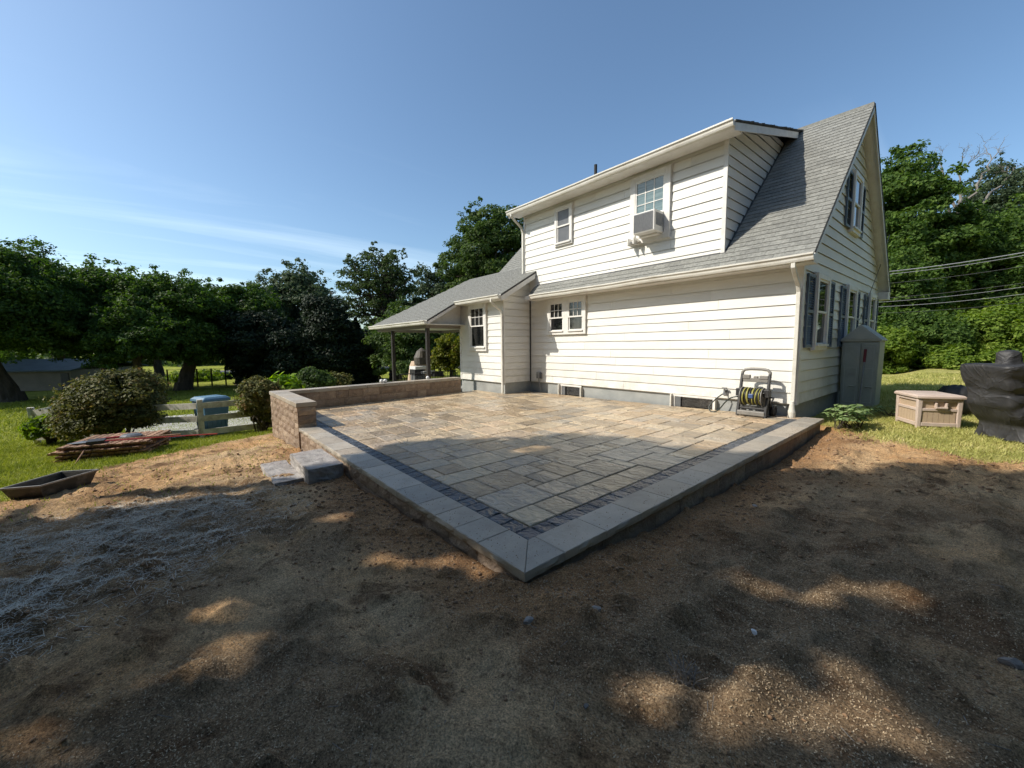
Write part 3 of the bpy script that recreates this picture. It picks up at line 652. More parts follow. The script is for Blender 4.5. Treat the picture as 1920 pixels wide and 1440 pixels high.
EXP = .1975
def board_x(x0, x1, z0, z1, y, parent, out=-1, lip=.020, ends=None):   # board facing -y ; ends: optional (x0top,x1top)
    a0, a1 = (x0, x1) if ends is None else ends
    y += random.uniform(-.0015, .0015); z0 += random.uniform(-.0015, .0015); lip += random.uniform(-.002, .002)
    mb = MB(); yo1 = y + out * lip; yo2 = y + out * (lip - .004) * 0 + out * .003
    mb.hexa([(x0, yo1, z0), (x1, yo1, z0), (x1, y + .02, z0 + .022), (x0, y + .02, z0 + .022), (a0, yo2, z1), (a1, yo2, z1), (a1, y + .02, z1), (a0, y + .02, z1)])
    return mb.build('siding_board', WHITE, parent)
def board_y(y0, y1, z0, z1, x, parent, lip=.022, ends=None):           # board facing +x
    a0, a1 = (y0, y1) if ends is None else ends
    mb = MB(); xo1 = x + lip; xo2 = x + .003
    mb.hexa([(xo1, y0, z0), (xo1, y1, z0), (x - .02, y1, z0 + .022), (x - .02, y0, z0 + .022), (xo2, a0, z1), (xo2, a1, z1), (x - .02, a1, z1), (x - .02, a0, z1)])
    return mb.build('siding_board', WHITE, parent)
def rows(z0, z1, e=EXP):
    z = z0; r = []
    while z < z1 - .01: r.append((z, min(z + e, z1))); z += e
    return r
def split_run(x0, x1, k):
    # boards of 3.6 m with staggered butt joints
    c = []; s = x0 + [1.1, 2.7, 1.9, 3.3, .7, 2.3][k % 6]
    while s < x1 - .6: c.append(s); s += 2.44
    p = [x0] + c + [x1]; return [(p[i] + (.002 if i else 0), p[i + 1] - (.002 if i < len(p) - 2 else 0)) for i in range(len(p) - 1)]
def wall_part(name, box): mb = MB(); mb.box(*box); return mb.build(name, WHITE, house)
fw = wall_part('front_wall', (-9.34, XR - .05, YF + .012, YF + .028, .32, 2.80))
for k, (a_, b_) in enumerate(rows(.325, 2.79)):
    for (p, q) in split_run(-9.33, XR - .075, k): board_x(p, q, a_, b_ - .007, YF, fw)
# corner boards
MB().box(XR - .075, XR + .022, YF - .026, YF + .02, .31, 2.80).build('corner_board', TRIM, house)
MB().box(XR - .02, XR + .0225, YF + .021, YF + .09, .31, 2.80).build('corner_board', TRIM, house)
# gable wall
gw = wall_part('gable_wall', (XR - .028, XR - .022, YF + .1, YB - .05, .32, 2.7))
zrow = .325; k = 0
while True:
    z0, z1 = zrow, zrow + EXP; k += 1
    def lim(z):
        if z < 2.9: return YF + .09, YB - .02
        return max(YF + .09, EY + (z + .16 - EZ) / SL), min(YB - .02, 15.66 - (z + .16 - EZ) / SL)
    (l0, r0), (l1, r1) = lim(z0), lim(z1)
    if r0 - l0 < .15: break
    if r1 - l1 < .05: l1 = r1 = (l0 + r0) / 2
    cut = l0 + (r0 - l0) * random.uniform(.3, .7) if k % 2 else None
    if cut and r1 - l1 > 2: board_y(l0, cut - .002, z0, z1 - .011, XR, gw, ends=(l1, cut - .002)); board_y(cut + .002, r0, z0, z1 - .011, XR, gw, ends=(cut + .002, r1))
    else: board_y(l0, r0, z0, z1 - .011, XR, gw, ends=(l1, r1))
    zrow += EXP
# wing, standing forward of the main front
WY = 7.40; WXR = -9.19; WXL = -11.52
ww = wall_part('wing_wall', (WXL + .01, WXR - .03, WY + .012, WY + .1, .32, 2.76))
MB().prism([(0, WY + .1, .32), (0, 8.44, .32), (0, 8.44, 3.42), (0, WY + .1, 2.83)], (WXL + .02, 0, 0), (WXR - .03, 0, 0)).build('wing_core', WHITE, house)
for k, (a_, b_) in enumerate(rows(.325, 2.76)): board_x(WXL + .05, WXR - .05, a_, b_ - .011, WY, ww)
ws = wall_part('wing_side_wall', (WXR - .029, WXR - .02, WY + .03, 8.42, .32, 2.8))
for k, (a_, b_) in enumerate(rows(.325, 3.55)):
    def fy(z): return WY if z < 2.86 else max(WY, 7.1 + (z + .1 - 2.86) / .572)
    if fy(a_) > 8.38: break
    board_y(fy(a_) + (.02), 8.428, a_, b_ - .011, WXR, ws, ends=(min(fy(b_) + .02, 8.42), 8.428))
MB().box(WXR - .05, WXR + .021, WY - .024, WY + .018, .31, 2.78).build('corner_board', TRIM, house)
MB().box(WXL - .02, WXL + .05, WY - .024, WY + .3, .31, 2.78).build('corner_board', TRIM, house)
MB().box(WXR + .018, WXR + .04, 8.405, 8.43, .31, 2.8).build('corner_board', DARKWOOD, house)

# dormer
DXL, DXR, DZT = -9.42, -3.53, 5.35
dz_roof = lambda y: 5.44 + .268 * (y - 8.05)
dm = MB(); dm.prism([(0, YF + .02, 3.0), (0, YF + .02, DZT), (0, 11.5, 6.22), (0, 11.5, 5.9)], (DXL + .02, 0, 0), (DXR - .03, 0, 0)); dormer = dm.build('dormer', WHITE, house)
for k, (a_, b_) in enumerate(rows(3.10, DZT)):
    for (p, q) in split_run(DXL + .03, DXR - .05, k + 3): board_x(p, q, a_, b_ - .007, YF - .002, dormer)
MB().box(DXR - .055, DXR + .022, YF - .026, YF + .018, 3.13, DZT + .02).build('corner_board', TRIM, house)
MB().box(DXL - .022, DXL + .03, YF - .026, YF + .2, 3.5, DZT + .02).build('corner_board', TRIM, house)
for k, (a_, b_) in enumerate(rows(3.10, 6.2)):
    ye = lambda z: EY + (z - EZ) / SL + .02
    ys_ = lambda z: max(YF + .02, 8.05 + (z + .052 - 5.44) / .268)
    e0, e1 = ye(a_), ye(b_)
    if ys_(a_) > e0 - .02:
        if a_ > 5: break
        continue
    board_y(ys_(a_), e0, a_, b_ - .011, DXR, dormer, ends=(min(ys_(b_), e1), e1))
# roof slabs
roof = thing  # placeholder to keep names short
mb = MB(); th = .05
def slab(x0, x1, ya, za, yb, zb, th, mbx): return mbx.hexa([(x0, ya, za - th), (x1, ya, za - th), (x1, yb, zb - th), (x0, yb, zb - th), (x0, ya, za), (x1, ya, za), (x1, yb, zb), (x0, yb, zb)])
RXL, RXR = -11.9, -1.95
slab(RXL, RXR, 9.05, roofz(9.05), RY, RZ, th, mb); slab(-8.86, RXR, EY, EZ, 9.05, roofz(9.05), th, mb); slab(RXL, RXR, RY, RZ, 15.66, EZ, th, mb)
main_roof = mb.build('roof', ROOFD, house)
# white soffit and fascia boards under the rakes
mb = MB()
for (ya, za, yb, zb) in ((EY + .02, EZ - .052, RY, RZ - .052), (15.64, EZ - .052, RY, RZ - .052)):
    slab(XR - .05, RXR - .022, ya, za, yb, zb, .02, mb)
mb.build('rake_soffit', TRIM, house)
for (ya, za, yb, zb) in ((EY, EZ - .03, RY, RZ - .03), (15.66, EZ - .03, RY, RZ - .03)):
    mb = MB(); slab(RXR - .021, RXR - .004, ya, za, yb, zb, .13, mb); mb.build('rake_board', TRIM, house)
MB().box(XR + .02, RXR - .01, 15.40, 15.75, 2.62, 2.82).build('eave_return', TRIM, house)
mb = MB(); slab(RXR - .003, RXR + .008, 15.67, EZ + .005, RY, RZ + .012, .05, mb); slab(RXR - .003, RXR + .008, EY, EZ + .005, RY, RZ + .012, .03, mb); mb.build('drip_edge', BLACKM, house)
MB().box(RXL + .2, RXR - .01, RY - .06, RY + .06, RZ - .04, RZ + .025).build('ridge_cap', ROOF, main_roof)
# eave soffit and fascia
MB().box(-8.86, RXR - .03, EY + .01, YF - .02, 2.745, 2.77).build('soffit', TRIM, house)
MB().box(-8.86, RXR - .024, EY - .012, EY + .012, 2.74, EZ - .03).build('fascia', TRIM, house)
# shingles
sh_me = MB().hexa([(0, 0, .001), (.298, 0, .001), (.298, .175, .0005), (0, .175, .0005), (0, 0, .017), (.298, 0, .017), (.298, .175, .004), (0, .175, .004)]).mesh('shingle'); sh_me.materials.append(ROOF)
sh2_me = MB().hexa([(0, 0, .001), (.148, 0, .001), (.148, .175, .0005), (0, .175, .0005), (0, 0, .017), (.148, 0, .017), (.148, .175, .004), (0, .175, .004)]).mesh('shingle'); sh2_me.materials.append(ROOF)
ang = math.atan(SL)
def shingle(me, x, s, y0, z0, ang, parent):
    o = bpy.data.objects.new('shingle', me); link(o, parent); o.location = (x, y0 + s * math.cos(ang), z0 + s * math.sin(ang) + .001); o.rotation_euler = (ang + random.uniform(.0, .006), 0, random.uniform(-.003, .003)); return o
def lay(parent, y0, z0, ang, xlim, S, exp=.142, asobj=True, limit=300):
    cnt = 0; mb = MB(); k = 0; s = -.02
    while s < S:
        xa, xb = xlim(s); x = xb - .302 * 1 - random.uniform(0, .15)
        if xb > xa:
            first = xb - x - .302
            xx = xb
            while xx > xa + .05:
                me = sh_me; wv = .302
                if xx == xb and k % 2: me = sh2_me; wv = .152
                x_ = xx - wv
                if x_ < xa - .02:
                    me, wv = sh2_me, .152; x_ = xx - wv
                    if x_ < xa - .06: break
                if asobj and cnt < limit: shingle(me, x_, s + random.uniform(-.004, .004), y0, z0, ang, parent); cnt += 1
                else:
                    d = np.array([0, math.cos(ang), math.sin(ang)]); n = np.array([0, -math.sin(ang), math.cos(ang)]); o = np.array([x_, y0, z0]) + d * s
                    p = lambda u, v, h: o + np.array([u, 0, 0]) + d * v + n * h
                    mb.hexa([p(0, 0, .001), p(wv - .004, 0, .001), p(wv - .004, .17, .001), p(0, .17, .001), p(0, 0, .013), p(wv - .004, 0, .013), p(wv - .004, .17, .004), p(0, .17, .004)])
                xx = x_
        s += exp; k += 1
    if mb.v: r = mb.build('shingle_field', ROOF, parent); r['kind'] = 'stuff'
def xlim_main(s):
    y = EY + s * math.cos(ang)
    return (-8.84 if y < YF - .12 else DXR + .02, RXR - .002)
Sm = (RY - EY) / math.cos(ang) - .08
lay(main_roof, EY, EZ, ang, xlim_main, Sm, limit=300)
lay(main_roof, 9.05, roofz(9.05), ang, lambda s: (RXL, DXL - .03), (RY - 9.05) / math.cos(ang) - .1, asobj=False)
# dormer roof
mb = MB(); slab(-9.70, -3.24, 8.03, dz_roof(8.03), RY + .02, dz_roof(RY) + .0, .03, mb); droof = mb.build('dormer_roof', ROOFD, house)
mb = MB(); slab(-9.68, -3.255, 8.04, dz_roof(8.04) - .032, YF + .0, dz_roof(YF) - .032, .02, mb); mb.box(-9.66, -3.27, 8.05, YF - .02, 5.335, 5.358)
slab(DXR + .02, -3.255, YF, dz_roof(YF) - .032, 11.2, dz_roof(11.2) - .032, .02, mb); mb.build('dormer_soffit', TRIM, house)
mb = MB(); slab(-3.262, -3.243, 8.04, dz_roof(8.04) - .032, 11.55, dz_roof(11.55) - .032, .14, mb); mb.build('rake_board', TRIM, house); mb = MB(); slab(-9.69, -9.672, 8.04, dz_roof(8.04) - .032, 11.0, dz_roof(11.) - .032, .14, mb); mb.build('rake_board', TRIM, house)
# ragged shingle edge over the dormer rake
mb = MB(); yy = 8.03
while yy < 11.6:
    l = random.uniform(.12, .3); e = random.uniform(.0, .05); slab(-3.5, -3.235 + e * .4, yy, dz_roof(yy) + .014, yy + l, dz_roof(yy + l) + .014 + e * .3, .03, mb); yy += l
mb.build('ragged_shingle_edge', ROOFD, droof)
# wing and porch roof
AS = math.atan(.572); PZ0, PY0 = 2.233, 5.99
lz = lambda y: PZ0 + .572 * (y - PY0)
mb = MB()
slab(-11.19, -8.905, 7.08, lz(7.08), 9.12, lz(9.12), .05, mb)
P = lambda x, y, z: (x, y, z)
mb.hexa([P(-15.8, 5.98, lz(5.98) - .05), P(-11.19, 5.98, lz(5.98) - .05), P(-11.19, 9.12, lz(9.12) - .05), P(-13.55, 9.12, lz(9.12) - .05), P(-15.8, 5.98, lz(5.98)), P(-11.19, 5.98, lz(5.98)), P(-11.19, 9.12, lz(9.12)), P(-13.55, 9.12, lz(9.12))])
# hip end and back slope
mb.add([P(-15.8, 5.98, lz(5.98)), P(-13.55, 9.12, lz(9.12)), P(-15.8, 12.3, lz(5.98)), P(-11.6, 9.12, lz(9.12)), P(-11.6, 12.3, lz(5.98))], [(0, 2, 1), (1, 2, 4, 3)])
lroof = mb.build('porch_roof', ROOFD, house)
def xl_low(s):
    y = PY0 + s * math.cos(AS); xa = -15.8 + (y - 5.98) / 3.14 * 2.25
    return (xa, -11.19 if y < 7.08 else -8.905)
lay(lroof, PY0, PZ0, AS, xl_low, 3.13 / math.cos(AS) + .02, asobj=False)
# wing rakes, porch ceiling, side panel, beam
mb = MB(); slab(-8.922, -8.907, 7.09, lz(7.09) - .02, 8.40, lz(8.40) - .02, .17, mb); mb.build('rake_board', TRIM, house); mb = MB(); slab(-11.208, -11.192, 5.99, lz(5.99) - .02, 7.09, lz(7.09) - .02, .12, mb); mb.build('rake_board', TRIM, house)
mb = MB(); slab(-9.19, -8.925, 7.12, lz(7.12) - .055, 8.40, lz(8.40) - .055, .02, mb); mb.box(-11.18, -8.92, 7.10, WY - .02, 2.73, 2.75); mb.build('wing_soffit', TRIM, house)
MB().prism([(0, 6.06, 2.12), (0, 7.39, 2.12), (0, 7.39, lz(7.39) - .06), (0, 6.06, lz(6.06) - .06)], (-11.50, 0, 0), (-11.47, 0, 0)).build('porch_side_panel', TRIM, house)
MB().box(-15.6, -11.2, 6.02, 9.0, 2.105, 2.125).build('porch_ceiling', TRIM, house)
mb = MB(); mb.box(-15.5, -11.5, 6.12, 6.24, 2.0, 2.10); mb.box(-11.60, -11.48, 6.24, 7.38, 2.0, 2.10); mb.box(-15.5, -15.38, 6.24, 9.0, 2.0, 2.10); mb.box(-15.38, -11.6, 8.9, 9.0, 2.0, 2.10); mb.build('porch_beam', mat('beam_taupe', (.20, .18, .16), rough=.7), house)
for (x, y) in ((-14.22, 6.18), (-11.56, 6.18)):
    MB().box(x - .055, x + .055, y - .055, y + .055, -.3, 2.0).build('porch_post', DARKWOOD, house, bevel=.006)
MB().box(-15.5, -11.6, 6.1, 9.0, -1.1, -.02).build('porch_slab', FOUND, house)
MB().box(-11.6, -11.52, 7.5, 15.2, .32, 2.75).build('left_wall', WHITE, house)
# gutters
def gutter(x0, x1, y, ztop, name='gutter', sag=0.0, s=1.0):
    prof = [(0, -.115), (-.075, -.115), (-.088, -.085), (-.092, -.055), (-.118, -.028), (-.118, 0), (-.108, 0), (-.104, -.018), (-.01, -.02), (0, 0)]
    n = 24; V = []; k = len(prof)
    for i in range(n + 1):
        x = x0 + (x1 - x0) * i / n; dz = sag * (math.sin(i * 1.1) * .5 + math.sin(i * .47 + 1) + (.8 if i in (17, 18, 19) else 0) * -1); dy = sag * math.sin(i * .8) * .6
        V += [(x, y + a_ * s + dy, ztop + b_ * s + dz) for a_, b_ in prof]
    F = [(i * k + j, i * k + (j + 1) % k, (i + 1) * k + (j + 1) % k, (i + 1) * k + j) for i in range(n) for j in range(k)] + [tuple(range(k - 1, -1, -1)), tuple(range(n * k, n * k + k))]
    return MB().add(V, F).build(name, GUT, house)
gutter(-8.70, RXR + .01, EY - .014, EZ - .005, sag=.006)
gutter(-9.69, -3.245, 8.03, 5.445, sag=.002)
gutter(-11.19, -8.91, 7.07, lz(7.07) + .0, sag=.001)
gutter(-15.8, -11.19, 5.975, lz(5.975) + .0, sag=.001)
mb = MB(); mb.box(-8.90, -8.71, 7.95, 8.44, 2.74, 2.86); mb.build('eave_end', TRIM, house)
def spout(path, wd=.065, dp=.05):
    mb = MB(); pth = [np.array(p, float) for p in path]; V = []
    for i, p in enumerate(pth):
        d = pth[min(i + 1, len(pth) - 1)] - pth[max(i - 1, 0)]; d /= np.linalg.norm(d); b = np.cross(d, [1, 0, 0]); b /= np.linalg.norm(b)
        for su, sv in ((-1, -1), (1, -1), (1, 1), (-1, 1)): V.append(p + np.array([1, 0, 0]) * su * wd / 2 + b * sv * dp / 2)
    n = len(pth); F = [(i * 4 + j, i * 4 + (j + 1) % 4, i * 4 + 4 + (j + 1) % 4, i * 4 + 4 + j) for i in range(n - 1) for j in range(4)] + [(3, 2, 1, 0), tuple(range(4 * n - 4, 4 * n))]
    return mb.add(V, F).build('downspout', GUT, house, bevel=.008)
spout([(-2.22, 8.02, 2.80), (-2.22, 8.02, 2.68), (-2.22, 8.12, 2.58), (-2.22, 8.33, 2.42), (-2.22, 8.385, 2.30), (-2.22, 8.388, 1.2), (-2.22, 8.388, .22)])
MB().lathe([(.055, .0), (.06, .0), (.062, .10), (.05, .16), (.03, .3)], (-2.22, 8.37, .08), 14).build('downspout_boot', GUT, house)
spout([(-9.50, 7.97, 5.35), (-9.50, 7.97, 5.28), (-9.49, 8.1, 5.18), (-9.47, 8.35, 5.0), (-9.46, 8.40, 4.85), (-9.46, 8.40, 3.62)])
spout([(-9.27, 7.00, 2.78), (-9.27, 7.00, 2.68), (-9.25, 7.1, 2.58), (-9.22, 7.30, 2.43), (-9.22, 7.345, 2.33), (-9.22, 7.345, .02)])
MB().tube([(-8.36, 10.5, 6.0), (-8.36, 10.5, 7.05)], .05, 10).build('vent_pipe', BLACKM, house)

# windows -------------------------------------------------------------
def tf(plane, c):
    if plane == 'front': return lambda u, z, o: (u, c - o, z)
    return lambda u, z, o: (c + o, u, z)
def fbox(mb, T, u0, u1, z0, z1, o0, o1):
    mb.hexa([T(u0, z0, o0), T(u1, z0, o0), T(u1, z0, o1), T(u0, z0, o1), T(u0, z1, o0), T(u1, z1, o0), T(u1, z1, o1), T(u0, z1, o1)]); return mb
def frame(mb, T, u0, u1, z0, z1, w_, o0, o1, wb=None, wt=None):
    wb = w_ if wb is None else wb; wt = w_ if wt is None else wt
    fbox(mb, T, u0, u0 + w_, z0, z1, o0, o1); fbox(mb, T, u1 - w_, u1, z0, z1, o0, o1); fbox(mb, T, u0 + w_, u1 - w_, z0, z0 + wb, o0, o1); fbox(mb, T, u0 + w_, u1 - w_, z1 - wt, z1, o0, o1); return mb
def sash_pair(T, u0, u1, z0, z1, win, grid=(3, 2), mid=None, lower=True, pane_u=GLASS, pane_l=GLASS, ow=.02):
    mid = (z0 + z1) / 2 if mid is None else mid
    sw = .038
    mb = MB(); frame(mb, T, u0, u1, mid - .02, z1, sw, ow + .012, ow + .032); s1 = mb.build('upper_sash', TRIM, win)
    fbox(MB(), T, u0 + .02, u1 - .02, mid, z1 - .02, ow + .006, ow + .016).build('pane', pane_u, win)
    if grid:
        mb = MB()
        for i in range(1, grid[0]): c = u0 + sw + (u1 - u0 - 2 * sw) * i / grid[0]; fbox(mb, T, c - .008, c + .008, mid + .01, z1 - sw, ow + .017, ow + .026)
        for j in range(1, grid[1]): c = mid + .02 + (z1 - sw - mid - .02) * j / grid[1]; fbox(mb, T, u0 + sw, u1 - sw, c - .008, c + .008, ow + .0165, ow + .0255)
        mb.build('muntins', TRIM, win)
    if lower:
        mb = MB(); frame(mb, T, u0, u1, z0, mid + .02, sw, ow + .001, ow + .011); mb.build('lower_sash', TRIM, win)
        fbox(MB(), T, u0 + .02, u1 - .02, z0 + .02, mid, ow - .006, ow + .004).build('pane', pane_l, win)
def window(label, plane, c, U0, U1, Z0, Z1, cw=.09, sash=None, sill=True, depth=.06, **kw):
    T = tf(plane, c)
    mb = MB(); frame(mb, T, U0, U1, Z0, Z1, cw, .0, depth); win = mb.build('window', TRIM, house, bevel=.004); win['label'] = label
    mb = MB(); frame(mb, T, U0 - .014, U1 + .014, Z0 - .014, Z1 + .014, .03, .0, depth * .45); mb.build('channel', TRIM, win)
    sash_pair(T, U0 + cw, U1 - cw, Z0 + cw, Z1 - cw, win, **kw)
    if sill: fbox(MB(), T, U0 + cw * .5, U1 - cw * .5, Z0 + cw - .028, Z0 + cw + .012, .02, depth + .035).build('sill', TRIM, win)
    return win
window('small double hung dormer window', 'front', YF - .012, -8.10, -7.46, 4.17, 5.22, cw=.075, grid=None, pane_u=GREYSCREEN, pane_l=GREYSCREEN)
T = tf('front', YF - .012)
wn = window('dormer window with muntins above an air conditioner', 'front', YF - .012, -5.65, -4.66, 3.74, 5.25, cw=.13, grid=(3, 3), mid=4.33, lower=False, pane_u=BLIND, sill=False)
fbox(MB(), T, -5.53, -4.78, 3.86, 4.33, .0, .025).build('filler_panel', TRIM, wn)
# pair in the front wall
mb = MB(); T = tf('front', YF - .012)
frame(mb, T, -8.40, -6.97, 1.72, 2.74, .10, 0, .055, wb=.10, wt=.12); fbox(mb, T, -7.78, -7.58, 1.82, 2.62, 0, .054); wn = mb.build('window', TRIM, house, bevel=.004); wn['label'] = 'pair of small windows under the long eave'
for (a_, b_) in ((-8.30, -7.78), (-7.58, -7.07)):
    sash_pair(T, a_, b_, 1.82, 2.62, wn, mid=2.20, grid=(3, 2)); fbox(MB(), T, a_ - .01, b_ + .01, 1.80, 1.832, .02, .085).build('sill', TRIM, wn)
window('wing window with six panes over a dark lower sash', 'front', WY - .012, -10.95, -9.99, 1.26, 2.74, cw=.12, mid=2.05, grid=(3, 2))
def shutter(u0, u1, z0, z1):
    T = tf('gable', XR + .018); mb = MB(); frame(mb, T, u0, u1, z0, z1, .05, 0, .034); fbox(mb, T, u0 + .05, u1 - .05, (z0 + z1) / 2 - .03, (z0 + z1) / 2 + .03, 0, .033)
    z = z0 + .06
    while z < z1 - .07:
        if abs(z - (z0 + z1) / 2) > .05: mb.hexa([T(u0 + .05, z, .022), T(u1 - .05, z, .022), T(u1 - .05, z - .006, .028), T(u0 + .05, z - .006, .028), T(u0 + .05, z + .034, .002), T(u1 - .05, z + .034, .002), T(u1 - .05, z + .028, .008), T(u0 + .05, z + .028, .008)])
        z += .042
    fbox(mb, T, u0 + .04, u1 - .04, z0 + .04, z1 - .04, -.004, .001)
    return mb.build('shutter', SHUT, house)
for (s0, s1, a_, b_, s2, s3) in ((8.62, 9.06, 9.10, 9.98, 10.02, 10.46), (11.08, 11.50, 11.54, 12.46, 12.50, 12.92), (13.56, 13.98, 14.02, 14.90, 14.94, 15.36)):
    window('gable end window between slate blue shutters', 'gable', XR + .012, a_, b_, 1.28, 2.70, cw=.1, mid=2.0, grid=None, depth=.07)
    shutter(s0, s1, 1.33, 2.64); shutter(s2, s3, 1.33, 2.64)
window('upper gable window between slate blue shutters', 'gable', XR + .012, 11.44, 12.26, 3.83, 5.12, cw=.1, grid=None, depth=.07)
shutter(11.0, 11.42, 3.88, 5.02); shutter(12.28, 12.70, 3.88, 5.02)
# basement windows with metal wells
for (a_, b_, z0, z1) in ((-7.92, -7.14, .07, .31), (-4.50, -3.58, .10, .32)):
    T = tf('front', YF + .04); mb = MB(); frame(mb, T, a_, b_, z0 - .15, z1, .05, 0, .05); bw = mb.build('basement_window', TRIM, house); fbox(MB(), T, a_ + .05, b_ - .05, z0 - .15, z1 - .03, .0, .012).build('pane', GLASS, bw)
    fbox(MB(), T, a_ + .06, a_ + .18, z0 - .1, z1 - .04, .014, .045).build('inner_jamb', GREYSCREEN, bw)
    mb = MB(); fbox(mb, T, a_ - .03, a_ - .005, z0 - .2, z1 + .0, .0, .12); fbox(mb, T, b_ + .005, b_ + .02, z0 - .2, z1 - .04, .0, .10); mb.build('window_well', GUT, bw)
# electric box and conduit by the inner corner
mb = MB(); mb.box(-8.82, -8.70, YF - .11, YF - .018, .43, .62); eb = mb.build('electric_box', METAL, house, bevel=.006)
MB().tube([(-8.76, YF - .07, .43), (-8.74, YF - .06, .30), (-8.70, YF - .04, .05)], .016, 8).build('conduit', METAL, eb)
MB().box(-8.68, -8.655, YF - .06, YF - .018, .42, .60).build('conduit_cover', METAL, eb)
# garden tap
mb = MB(); mb.tube([(-3.38, YF - .01, .46), (-3.38, YF - .10, .46)], .014, 8); mb.tube([(-3.38, YF - .08, .47), (-3.38, YF - .08, .52)], .008, 6); mb.box(-3.425, -3.335, YF - .10, YF - .06, .52, .545); mb.box(-3.42, -3.33, YF - .03, YF - .018, .38, .50); mb.tube([(-3.38, YF - .10, .46), (-3.38, YF - .13, .41)], .013, 8); mb.build('garden_tap', METAL, house)
# service wire on the gable
MB().tube([onx((1668, 440), XR + .1), onx((1650, 500), XR + .1), onx((1633, 545), XR + .1), onx((1612, 600), XR + .1)], .007, 5).build('service_wire', IRON, house)

# ------------------------------------------------------------------ air conditioner
ac = thing('air_conditioner', 'white window air conditioner hanging out of the dormer window', 'air conditioner', (-5.05, 8.3, 3.85))
MB().box(-5.32, -4.80, 8.02, 8.41, 3.86, 4.30).build('case', ACW, ac, bevel=.015)
MB().box(-5.30, -4.84, 8.008, 8.03, 3.89, 4.27).build('grille', ACG, ac)
mb = MB()
for i in range(26):
    u = -5.29 + i * .0172; mb.box(u, u + .004, 8.0, 8.012, 3.90, 4.26)
mb.build('fins', ACG, ac)
mb = MB()
for i in range(10): mb.box(-4.803, -4.792, 8.08 + i * .028, 8.095 + i * .028, 3.98, 4.24)
mb.build('side_louvres', ACG, ac)
mb = MB(); mb.box(-5.62, -5.36, 8.30, 8.38, 3.77, 3.80); mb.box(-5.60, -5.57, 8.2, 8.38, 3.70, 3.86); mb.box(-5.45, -5.42, 8.2, 8.38, 3.72, 3.86); mb.box(-5.34, -4.86, 8.24, 8.39, 3.83, 3.857); mb.build('bracket', TRIM, ac)

# ------------------------------------------------------------------ hose reel cart
hz = .085
reel = thing('hose_reel_cart', 'dark plastic hose reel cart with striped hose beside the downspout', 'hose reel', (-2.75, 8.1, hz))
rx0, rx1, ry = -2.99, -2.53, 8.02
for x in (rx0, rx1):
    mb = MB()
    mb.hexa([(x - .025, ry - .03, hz), (x + .025, ry - .03, hz), (x + .025, ry + .05, hz), (x - .025, ry + .05, hz), (x - .022, ry + .06, hz + .42), (x + .022, ry + .06, hz + .42), (x + .022, ry + .13, hz + .42), (x - .022, ry + .13, hz + .42)])
    mb.hexa([(x - .025, ry + .3, hz), (x + .025, ry + .3, hz), (x + .025, ry + .36, hz), (x - .025, ry + .36, hz), (x - .022, ry + .10, hz + .42), (x + .022, ry + .10, hz + .42), (x + .022, ry + .16, hz + .42), (x - .022, ry + .16, hz + .42)])
    mb.hexa([(x - .02, ry + .05, hz + .40), (x + .02, ry + .05, hz + .40), (x + .02, ry + .13, hz + .40), (x - .02, ry + .13, hz + .40), (x - .02, ry + .14, hz + .78), (x + .02, ry + .14, hz + .78), (x + .02, ry + .19, hz + .78), (x - .02, ry + .19, hz + .78)])
    mb.box(x - .045, x + .045, ry - .0, ry + .14, hz + .36, hz + .50)
    mb.build('side_frame', DARKPL, reel, bevel=.008)
    MB().lathe([(.02, -.02), (.09, -.02), (.1, -.012), (.1, .012), (.09, .02), (.02, .02)], (x + (.05 if x == rx1 else -.0) , ry + .30, hz + .10), 20, ax=0).build('wheel', DARKPL, reel)
MB().box(rx0, rx1, ry - .035, ry + .06, hz + .015, hz + .10).build('front_tray', GREYPL, reel, bevel=.015)
MB().box(rx0, rx1, ry + .02, ry + .30, hz + .12, hz + .16).build('tray', DARKPL, reel, bevel=.01)
# carrying handle: arched bar with a tool shelf below
mb = MB(); pth = [(rx0, ry + .16, hz + .70), (rx0, ry + .17, hz + .80), (rx0 + .04, ry + .175, hz + .845), (rx0 + .14, ry + .18, hz + .86), (rx1 - .14, ry + .18, hz + .86), (rx1 - .04, ry + .175, hz + .845), (rx1, ry + .17, hz + .80), (rx1, ry + .16, hz + .70)]
mb.tube(pth, .028, 8); mb.box(rx0, rx1, ry + .13, ry + .22, hz + .62, hz + .69); mb.box(rx0 + .02, rx0 + .14, ry + .12, ry + .2, hz + .68, hz + .75); mb.box(rx1 - .16, rx1 - .02, ry + .12, ry + .2, hz + .68, hz + .74); mb.box(rx0 + .2, rx0 + .27, ry + .13, ry + .19, hz + .68, hz + .73)
mb.build('handle', GREYPL, reel, bevel=.006)
drc = (0, ry + .08, hz + .36)
mb = MB(); mb.lathe([(.06, rx0 + .05), (.06, rx1 - .05)], drc, 16, ax=0)
for x in (rx0 + .05, rx1 - .06): mb.lathe([(.17, x - .006), (.17, x + .006)], drc, 24, ax=0)
mb.build('drum', GREYPL, reel)
for kk in range(2):
    n = 9
    for i in range(n):
        x = rx0 + .075 + (rx1 - rx0 - .15) * (i + .5 * kk) / n; r_ = .145 - .02 * kk + random.uniform(-.012, .012); pts = []
        for q in range(25):
            a_ = 2 * math.pi * q / 24; pts.append((x + .012 * math.sin(a_ + i), drc[1] + r_ * math.cos(a_), drc[2] + r_ * math.sin(a_)))
        MB().tube(pts, .013, 6).build('hose_coil', HOSEY if (i + kk) % 2 else HOSEK, reel, smooth=True)
MB().tube([(rx0 + .03, ry - .02, hz + .44), (rx1 - .02, ry - .02, hz + .44)], .012, 8).build('guide_bar', DARKPL, reel)
